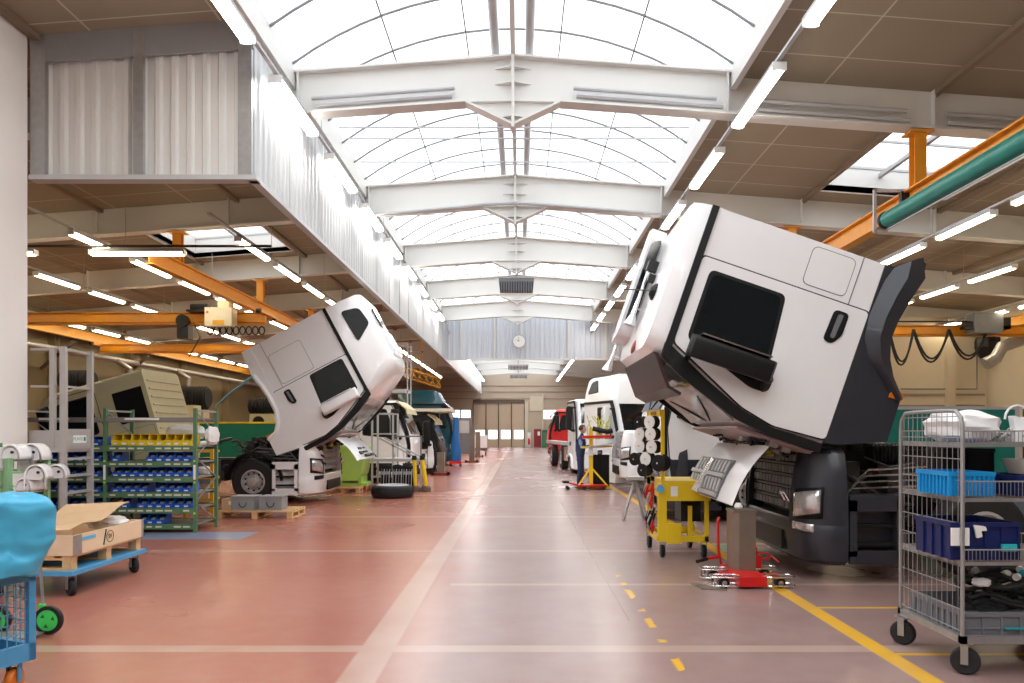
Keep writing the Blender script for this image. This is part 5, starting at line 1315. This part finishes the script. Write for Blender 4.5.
t = thing('storage_rack', 'yellow framed rack of cardboard boxes right behind the green rack', 'rack', (-5.75, 14.2, 0)); 
for x in (-.5, .0): Bx(x-.03, x+.03, -.03, .03, 0, 1.35).build('post', ORANGEY, t)
for z in (.35, .75, 1.25): Bx(-.5, 0, -.02, .35, z, z+.04).build('shelf', ORANGEY, t)
crate('cardboard_box', 'brown cardboard box on the low shelf of the yellow framed rack', CARD, -6.15, -5.83, 14.2, 14.5, .392, .65, ribs=1, cat='box', lip=False)
bag('wrapped_part', 'grey wrapped part on the middle shelf of the yellow framed rack', WHPL, (-5.98, 14.35, .89), (.16, .13, .09), 31)
bag('wrapped_part', 'pinkish white wrapped part on top of the yellow framed rack', WHPL, (-5.98, 14.35, 1.38), (.18, .13, .08), 32)

# ------------------------------------------------------------------ around the left lorry's front
t = thing('tipping_bin', 'lime green tipping container on a low wheeled base behind the white flap', 'container', (-4.62, 21.2, 0))
MB().loft([[(x, y, z) for x, y in ((-a_, -.5), (b_, -.5), (b_, .5), (-a_, .5))] for z, a_, b_ in ((.30, .30, .18), (.48, .38, .30), (1.22, .42, .42))]).build('hopper', LIME, t, bevel=.015)
MB().box(-.45, .46, -.55, -.49, 1.18, 1.24).build('rim', LIME, t)
Bx(-.36, .44, -.45, .45, .15, .23).build('base_frame', LIME, t, bevel=.01); Bx(-.3, -.22, -.47, .4, .23, .4).build('bracket', LIME, t); Bx(.2, .28, -.47, .4, .23, .4).build('bracket', LIME, t)
for x, y in ((-.3, -.38), (.38, -.38), (-.3, .38), (.38, .38)): caster(t, x, y, .06, .04, rot=.8, wm=ORPL)
t = thing('spare_tyre', 'big black tyre lying flat on the floor at the left of the aisle', 'tyre', (-3.18, 18.95, 0))
w_ = MB().lathe([(.29, 0), (.45, 0), (.50, .03), (.52, .08), (.52, .22), (.50, .27), (.45, .30), (.32, .29), (.29, .25), (.29, 0)], (0, 0, 0), 'z', 40); w_.build('tyre', RUBBER, t, smooth=True)
MB().lathe([(.14, .10), (.28, .05), (.41, .303), (.36, .32), (.30, .30), (.24, .22), (.14, .24)], (0, 0, 0), 'z', 32, c0=False).build('rim', GREYP, t, smooth=True)  # rim flared into a pale ring, standing for light reflected off the tyre top
mb = MB()
for k in range(40): a = k*PI/20; mb.bar((.522*math.cos(a), .522*math.sin(a), .10), (.522*math.cos(a+.06), .522*math.sin(a+.06), .20), .012)
m_ = mb.build('tread', RUBBER, t)
for i, (px, lb) in enumerate(((387, 'left'), (399, 'middle'), (409, 'right'))):
    q = P(px, 475, 20.0)
    t = thing('mudguard', 'black ribbed mudguard with grey patches standing behind the flat tyre, %s' % lb, 'mudguard', (q.x, 20.0, 0), 0, 'black ribbed mudguards behind the flat tyre')
    mb = MB()
    mb.grid(lambda u, v: (-.13+.26*v+.02*math.sin(v*20)*.5, -.25*math.sin(u*PI*.5), .06+.72*u-.1*(v-.5)**2), 12, 16); mb.build('shell', BLACK, t, smooth=True, solid=.02)
    for k in range(4): MB().tube([(-.11+.07*k, -.30, .12), (-.10+.07*k, -.33, .45), (-.09+.07*k, -.28, .66)], .012, 5).build('rib', GREYP if k % 2 else MIDG, t)
    Bx(-.12, .10, -.31, -.27, .52, .60).build('patch', STEEL, t); Bx(-.12, .12, -.02, .1, 0, .07).build('foot', BLACK, t)
t = thing('work_platform', 'pale grey wheeled work platform with rails and diagonal braces beside the white flap', 'platform', (-3.42, 21.6, 0))
Bx(-.75, .72, -.45, .45, .80, .88).build('deck', GREYP, t, bevel=.006)
for x in (-.7, -.12, .66):
    for y in (-.42, .42): Bx(x-.025, x+.025, y-.025, y+.025, .08 if x < .5 else .08, 2.15 if x < .5 else .82).build('post', GREYP, t)
for z in (1.55, 2.12):
    for y in (-.42, .42): Bx(-.7, -.12, y-.018, y+.018, z, z+.035).build('rail', GREYP, t)
for y in (-.42, .42): MB().bar((-.5, y, 1.45), (.62, y, .86), .05).build('brace', GREYP, t); Bx(-.7, .66, y-.02, y+.02, .35, .40).build('lower_rail', GREYP, t)
MB().bar((-.1, -.42, 1.5), (.66, -.42, 1.5), .04).build('rail', MIDG, t); Bx(.64, .68, -.44, -.40, .82, 1.52).build('post', MIDG, t)
for x in (-.66, .62):
    for y in (-.4, .4): caster(t, x, y, .045, .03)
t = thing('access_platform', 'tall white railed access platform standing behind the tilted left cab', 'platform', (-4.4, 27.3, 0))
for x in (-.32, .42):
    for y in (-.4, .4): Bx(x-.02, x+.02, y-.02, y+.02, 0, 4.75).build('post', GREYP, t)
for z in (3.1, 3.65, 4.2, 4.72):
    for y in (-.4, .4): Bx(-.32, .42, y-.018, y+.018, z, z+.04).build('rail', GREYP, t)
Bx(-.34, .44, -.42, .42, 3.0, 3.08).build('deck', GREYP, t)
for k in range(9): Bx(-.32, .05, -.42, -.38, .3+.3*k, .34+.3*k).build('rung', WHITE2, t)
for px, y_, lb in ((415, 20.75, 'left'), (426, 20.8, 'right')):
    q = G = P(px, 486, y_)
    t = thing('barrier_post', 'slanting yellow post with weighted foot beside the aisle, %s of the pair' % lb, 'post', (q.x, y_, 0), 0, 'yellow slanting posts')
    MB().lathe([(.13, 0), (.145, .03), (.13, .12), (.09, .15), (.01, .15)], (0, 0, 0), 'z', 18).build('foot', mat('brown_rubber', (.12, .09, .06), .7), t, smooth=True)
    sl = -.10 if lb == 'right' else -.02
    MB().tube([(0, 0, .14), (sl, 0, .86)], .06, 12).build('tube', YELLOW, t, smooth=True)
    MB().tube([(sl, 0, .86), (sl*1.1, 0, .98)], .075, 12, r1=.06).build('cap', BLACK, t, smooth=True)
for i, (px, Yd, h_) in enumerate(((441, 28.5, .85), (472, 40, 1.9), (478, 48, 1.6))):
    q = P(px, 431, Yd)
    t = thing('lift_post', ('brown steel lift post in front of the black lorry', 'brown lift post with red base further down the left side', 'small brown lift post far back on the left side')[i], 'lift post', (q.x, Yd, 0))
    Bx(-.14, .14, -.14, .14, .06, h_).build('column', BROWNS, t, bevel=.01); Bx(-.3, .3, -.3, .3, 0.03, .10).build('base', mat('dark_red_base', (.25, .03, .02), .5), t, bevel=.01)
    for x in (-.3, .3): MB().cyl((x, -.3, .07), (x, -.24, .07), .07).build('wheel', BLACK, t)
t = thing('tool_cabinet', 'grey double cabinet far back on the left near the gate', 'cabinet', (-3.55, 55, 0)); Bx(-.9, 0, -.4, .4, 0, 2.6).build('body', MIDG, t, bevel=.02); Bx(0, .5, -.4, .4, 0, 1.5).build('body', GREYP, t, bevel=.02)
Bx(-.8, -.1, -.42, -.4, 1.5, 2.4).build('door', GREYP, t)
t = thing('waste_trolley', 'white and grey trolley in front of the far cabinet', 'trolley', (-2.75, 52, 0)); Bx(-.5, .5, -.3, .3, .5, 1.35).build('bin', WHITE2, t, bevel=.03)
for x in (-.4, .4): caster(t, x, 0, .12, .06)
mb = MB(); mb.box(-.5, .5, -.03, .03, .3, .5); mb.build('frame', BROWNS, t)
t = thing('wall_cabinet', 'dark green cabinet beside the red door in the end wall', 'cabinet', (bx_(544.5), BY-1.2, 0)); Bx(-.28, .28, -.3, .3, 0, bz_(430)).build('body', SCREENG, t, bevel=.02); Bx(-.2, .2, -.32, -.3, .2, 1.5).build('door', GREEN, t)
t = thing('extinguisher_stand', 'red and white extinguisher point left of the red door', 'extinguisher', (bx_(529), BY-.8, 0)); MB().lathe([(.01, .3), (.12, .3), (.12, .85), (.05, .95), (.03, 1.0)], (0, 0, 0), 'z', 14).build('bottle', RED, t, smooth=True); Bx(-.16, .16, .13, .17, 0, 1.5).build('back_board', LABEL, t)
t = thing('mezzanine_rail', 'yellow hoist trolley hung under the far left roof', 'hoist', (-5.6, 42.9, 4.2))
mb = MB()
for k in range(6): mb.bar((-.9+.35*k, 0, 1.0-.12*k), (-.6+.35*k, 0, .55-.12*k), .05); mb.bar((-.6+.35*k, 0, 1.05-.12*k), (-.9+.35*k, 0, .5-.12*k), .05)
mb.bar((-.9, 0, 1.05), (1.1, 0, .4), .07); mb.bar((-.9, 0, .5), (1.1, 0, -.1), .07); mb.build('lattice', ORANGEY, t)
MB().bar((0, 0, .8), (0, 0, 2.66), .04).build('hanger', ORANGEY, t); MB().bar((.95, 0, .4), (.95, 0, 2.72), .04).build('hanger', ORANGEY, t)

# ------------------------------------------------------------------ right: parts stand with hoses, creeper, crate
t = thing('parts_trestle', 'yellow tripod stand carrying hoses, a red bar and a grey panel beside the man', 'stand', (2.02, 21.6, 0))
MB().box(-.05, .05, -.05, .05, .05, 1.75).build('post', YELLOW, t, bevel=.006)
for x, y in ((-.42, -.2), (.50, -.2), (.05, .5)): MB().bar((0, 0, .62), (x, y, .04), .04).build('leg', YELLOW, t)
MB().bar((-.42, -.2, .04), (.50, -.2, .04), .045).build('foot_bar', YELLOW, t)
MB().bar((-.3, -.05, 1.18), (.60, -.05, 1.22), .05).build('arm', YELLOW, t); MB().bar((-.25, -.1, 1.45), (.55, -.1, 1.47), .05).build('arm', YELLOW, t)
mb = MB(); mb.box(-.09, .05, -.09, -.05, .95, 1.2); mb.build('junction_box', LABEL, t)
o = MB().tube([(2.05, 21.42, 1.72), (2.3, 21.38, 1.66), (2.45, 21.4, 1.63), (2.6, 21.42, 1.66)], .07, 10).build('bumper_strip', BLACK, smooth=True); tag(o, 'black bent bumper strip lying on top of the yellow tripod stand', 'part')
o = MB().bar((1.75, 21.4, 1.48), (2.58, 21.38, 1.50), .09, .07).build('red_bar', RED, bevel=.01); tag(o, 'short red bar lying across the yellow tripod stand', 'part')
o = MB().loft([[(1.95, 21.3, 1.215), (1.95, 21.65, 1.215), (1.95, 21.65, 1.19), (1.95, 21.3, 1.19)], [(2.45, 21.1, 1.28), (2.45, 21.75, 1.28), (2.45, 21.75, 1.25), (2.45, 21.1, 1.25)], [(2.6, 21.2, 1.33), (2.6, 21.7, 1.33), (2.6, 21.7, 1.30), (2.6, 21.2, 1.30)]]).build('grey_panel', mat('blue_grey_panel', (.30, .34, .42), .35)); tag(o, 'blue-grey body panel lying on the yellow tripod stand arms', 'part')
o.name = 'body_panel'
rnd = random.Random(17); t = thing('cable_bundle', 'yellow-green cables sprouting above the tripod stand', 'cables', (2.0, 21.4, 1.4))
for k in range(12):
    x = rnd.uniform(-.1, .55); MB().tube([(x, 0, .02), (x+rnd.uniform(-.1, .1), .02, .35), (x+rnd.uniform(-.15, .15), .05, .50+rnd.random()*.2)], .014, 5).build('cable', YELG, t)
crate('black_crate', 'large black crate on the floor behind the yellow tripod stand', BLACK, 2.05, 2.6, 22.2, 22.6, .02, .95, ribs=3, cat='crate')
t = thing('mechanic_creeper', 'low red mechanic creeper on the floor at the feet of the man', 'creeper', (1.32, 21.4, 0), .0)
MB().loft([[(x, y, z) for x, y, z in ((u, -.22*k, .10+dz), (u, .22*k, .10+dz), (u, .22*k, .14+dz), (u, -.22*k, .14+dz))] for u, k, dz in ((-.1, .6, .12), (.1, .9, .07), (.3, 1, .0), (1.0, 1, .0), (1.1, .8, 0))]).build('board', RED, t, bevel=.012)
for x in (.02, .5, 1.02):
    for y in (-.18, .18): MB().cyl((x, y-.02, .05), (x, y+.02, .05), .05).build('wheel', RUBBER, t)
Bx(-.12, .05, -.2, .2, .19, .25).build('head_rest', BLACK, t, bevel=.02)
t = thing('folding_stand', 'small grey folding stand on the floor left of the yellow trolley', 'stand', (2.15, 14.2, 0))
for x, y in ((-.25, -.2), (.2, -.2), (-.2, .2), (.2, .25)): MB().bar((0, 0, .75), (x, y, 0), .04).build('leg', ALU, t)
Bx(-.15, .15, -.15, .15, .74, .80).build('top', ALU, t)

# ------------------------------------------------------------------ the man
SKIN = mat('skin', (.55, .33, .24), .5); OVER = mat('navy_overalls', (.02, .035, .11), .75, noise=.2); SHIRT = mat('light_blue_shirt', (.16, .26, .50), .7); HAIR = mat('brown_hair', (.05, .028, .015), .7)
def skinned(name, verts, edges, m, parent, sub=2):
    me = bpy.data.meshes.new(name); me.from_pydata([v[:3] for v in verts], edges, []); o = bpy.data.objects.new(name, me); COL.objects.link(o); me.materials.append(m)
    o.parent = parent; sk = o.modifiers.new('skin', 'SKIN'); sk.use_smooth_shade = True
    for i, v in enumerate(verts):
        r = v[3]; me.skin_vertices[0].data[i].radius = (r if not isinstance(r, tuple) else r[0], r if not isinstance(r, tuple) else r[1])
    me.skin_vertices[0].data[0].use_root = True
    sb = o.modifiers.new('sub', 'SUBSURF'); sb.levels = sub; sb.render_levels = sub; return o
man = thing('person', 'man in navy overalls and light blue shirt working at the yellow stand', 'person', (1.76, 22.15, 0), -.25)
V = [(0, 0, .97, (.165, .12)), (0, 0, 1.12, (.155, .11)), (.02, 0, 1.30, (.175, .12)), (.03, 0, 1.45, (.17, .11)), (.04, 0, 1.52, .06), (.055, 0, 1.59, .055),        # 0-5 torso, neck
     (0, .10, .90, .098), (.03, .11, .50, .068), (-.01, .12, .12, .05), (.10, .13, .04, .042), (.19, .135, .035, .034),                      # 6-10 left leg
     (0, -.10, .90, .098), (.0, -.11, .50, .068), (-.05, -.12, .12, .05), (.06, -.13, .04, .042), (.15, -.135, .035, .034),                     # 11-15 right leg
     (.03, .19, 1.42, .062), (.06, .25, 1.17, .046), (.28, .20, 1.20, .036), (.35, .18, 1.21, .03),                                            # 16-19 left arm
     (.03, -.19, 1.42, .062), (.04, -.26, 1.16, .046), (.27, -.21, 1.22, .036), (.34, -.19, 1.23, .03)]                                          # 20-23 right arm
E = [(0, 1), (1, 2), (2, 3), (3, 4), (4, 5), (0, 6), (6, 7), (7, 8), (8, 9), (9, 10), (0, 11), (11, 12), (12, 13), (13, 14), (14, 15), (3, 16), (16, 17), (17, 18), (18, 19), (3, 20), (20, 21), (21, 22), (22, 23)]
body = skinned('body', V, E, OVER, man)
for sgn in (1, -1):
    ys = .19*sgn; sl = [(.03, ys, 1.42, .072), (.05, .25*sgn, 1.17, .054), (.20, .215*sgn, 1.195, .046)]
    skinned('sleeve', sl, [(0, 1), (1, 2)], SHIRT, man)
    hx, hy, hz = (.37, .178, 1.212) if sgn > 0 else (.36, -.188, 1.232)
    HV = [(hx-.03, hy, hz, .024), (hx+.04, hy, hz-.005, .026)]; HE = [(0, 1)]
    hd_ = skinned('hand', HV, HE, SKIN, man, 1)
    for k, ln_ in enumerate((.045, .055, .05, .038)):
        fy = hy+(-.027+.018*k); FV = [(hx+.045, fy, hz, .009), (hx+.045+ln_*.5, fy, hz-.012, .0085), (hx+.045+ln_*.8, fy, hz-.04, .008)]
        skinned('finger', FV, [(0, 1), (1, 2)], SKIN, hd_, 1)
    skinned('thumb', [(hx, hy+.022*sgn*-1, hz+.008, .010), (hx+.035, hy-.045*sgn, hz+.01, .009), (hx+.06, hy-.048*sgn, hz-.005, .008)], [(0, 1), (1, 2)], SKIN, hd_, 1)
    MB().loft([[(x, y, z) for x, y in rpoly([(-.08, -.045), (.20, -.045), (.20, .045), (-.08, .045)], .035)] for z in (0, .03)]).build('shoe_sole', BLACK, man, loc=((-.01 if sgn > 0 else -.05), .125*sgn, 0))
hm = MB(); hm.ball((.075, 0, 1.695), .105, (.95, .78, 1.15), 20)
for v in hm.bm.verts:
    p_ = v.co
    if p_.x > .14 and p_.z < 1.66: v.co.x -= .012
    if p_.z < 1.62: v.co.y *= .8
head = hm.build('head', SKIN, man, smooth=True)
MB().loft([[(.168, -.012, 1.71), (.168, .012, 1.71), (.16, 0, 1.715)], [(.198, -.016, 1.672), (.198, .016, 1.672), (.165, 0, 1.668)]]).build('nose', SKIN, head)
for s in (-1, 1):
    MB().ball((.160, s*.035, 1.712), .013, (.6, 1, .7), 10).build('eye', INK, head); MB().ball((.07, s*.083, 1.69), .03, (.6, .35, 1.1), 10).build('ear', SKIN, head)
MB().box(.160, .168, -.022, .022, 1.640, 1.647).build('mouth', mat('lips', (.35, .14, .12), .5), head)
hr = MB(); hr.ball((.058, 0, 1.725), .112, (.98, .86, 1.0), 20)
bmesh.ops.delete(hr.bm, geom=[v for v in hr.bm.verts if (v.co.x > .11 and v.co.z < 1.76) or v.co.z < 1.66], context='VERTS'); hr.build('hair', HAIR, head, smooth=True)
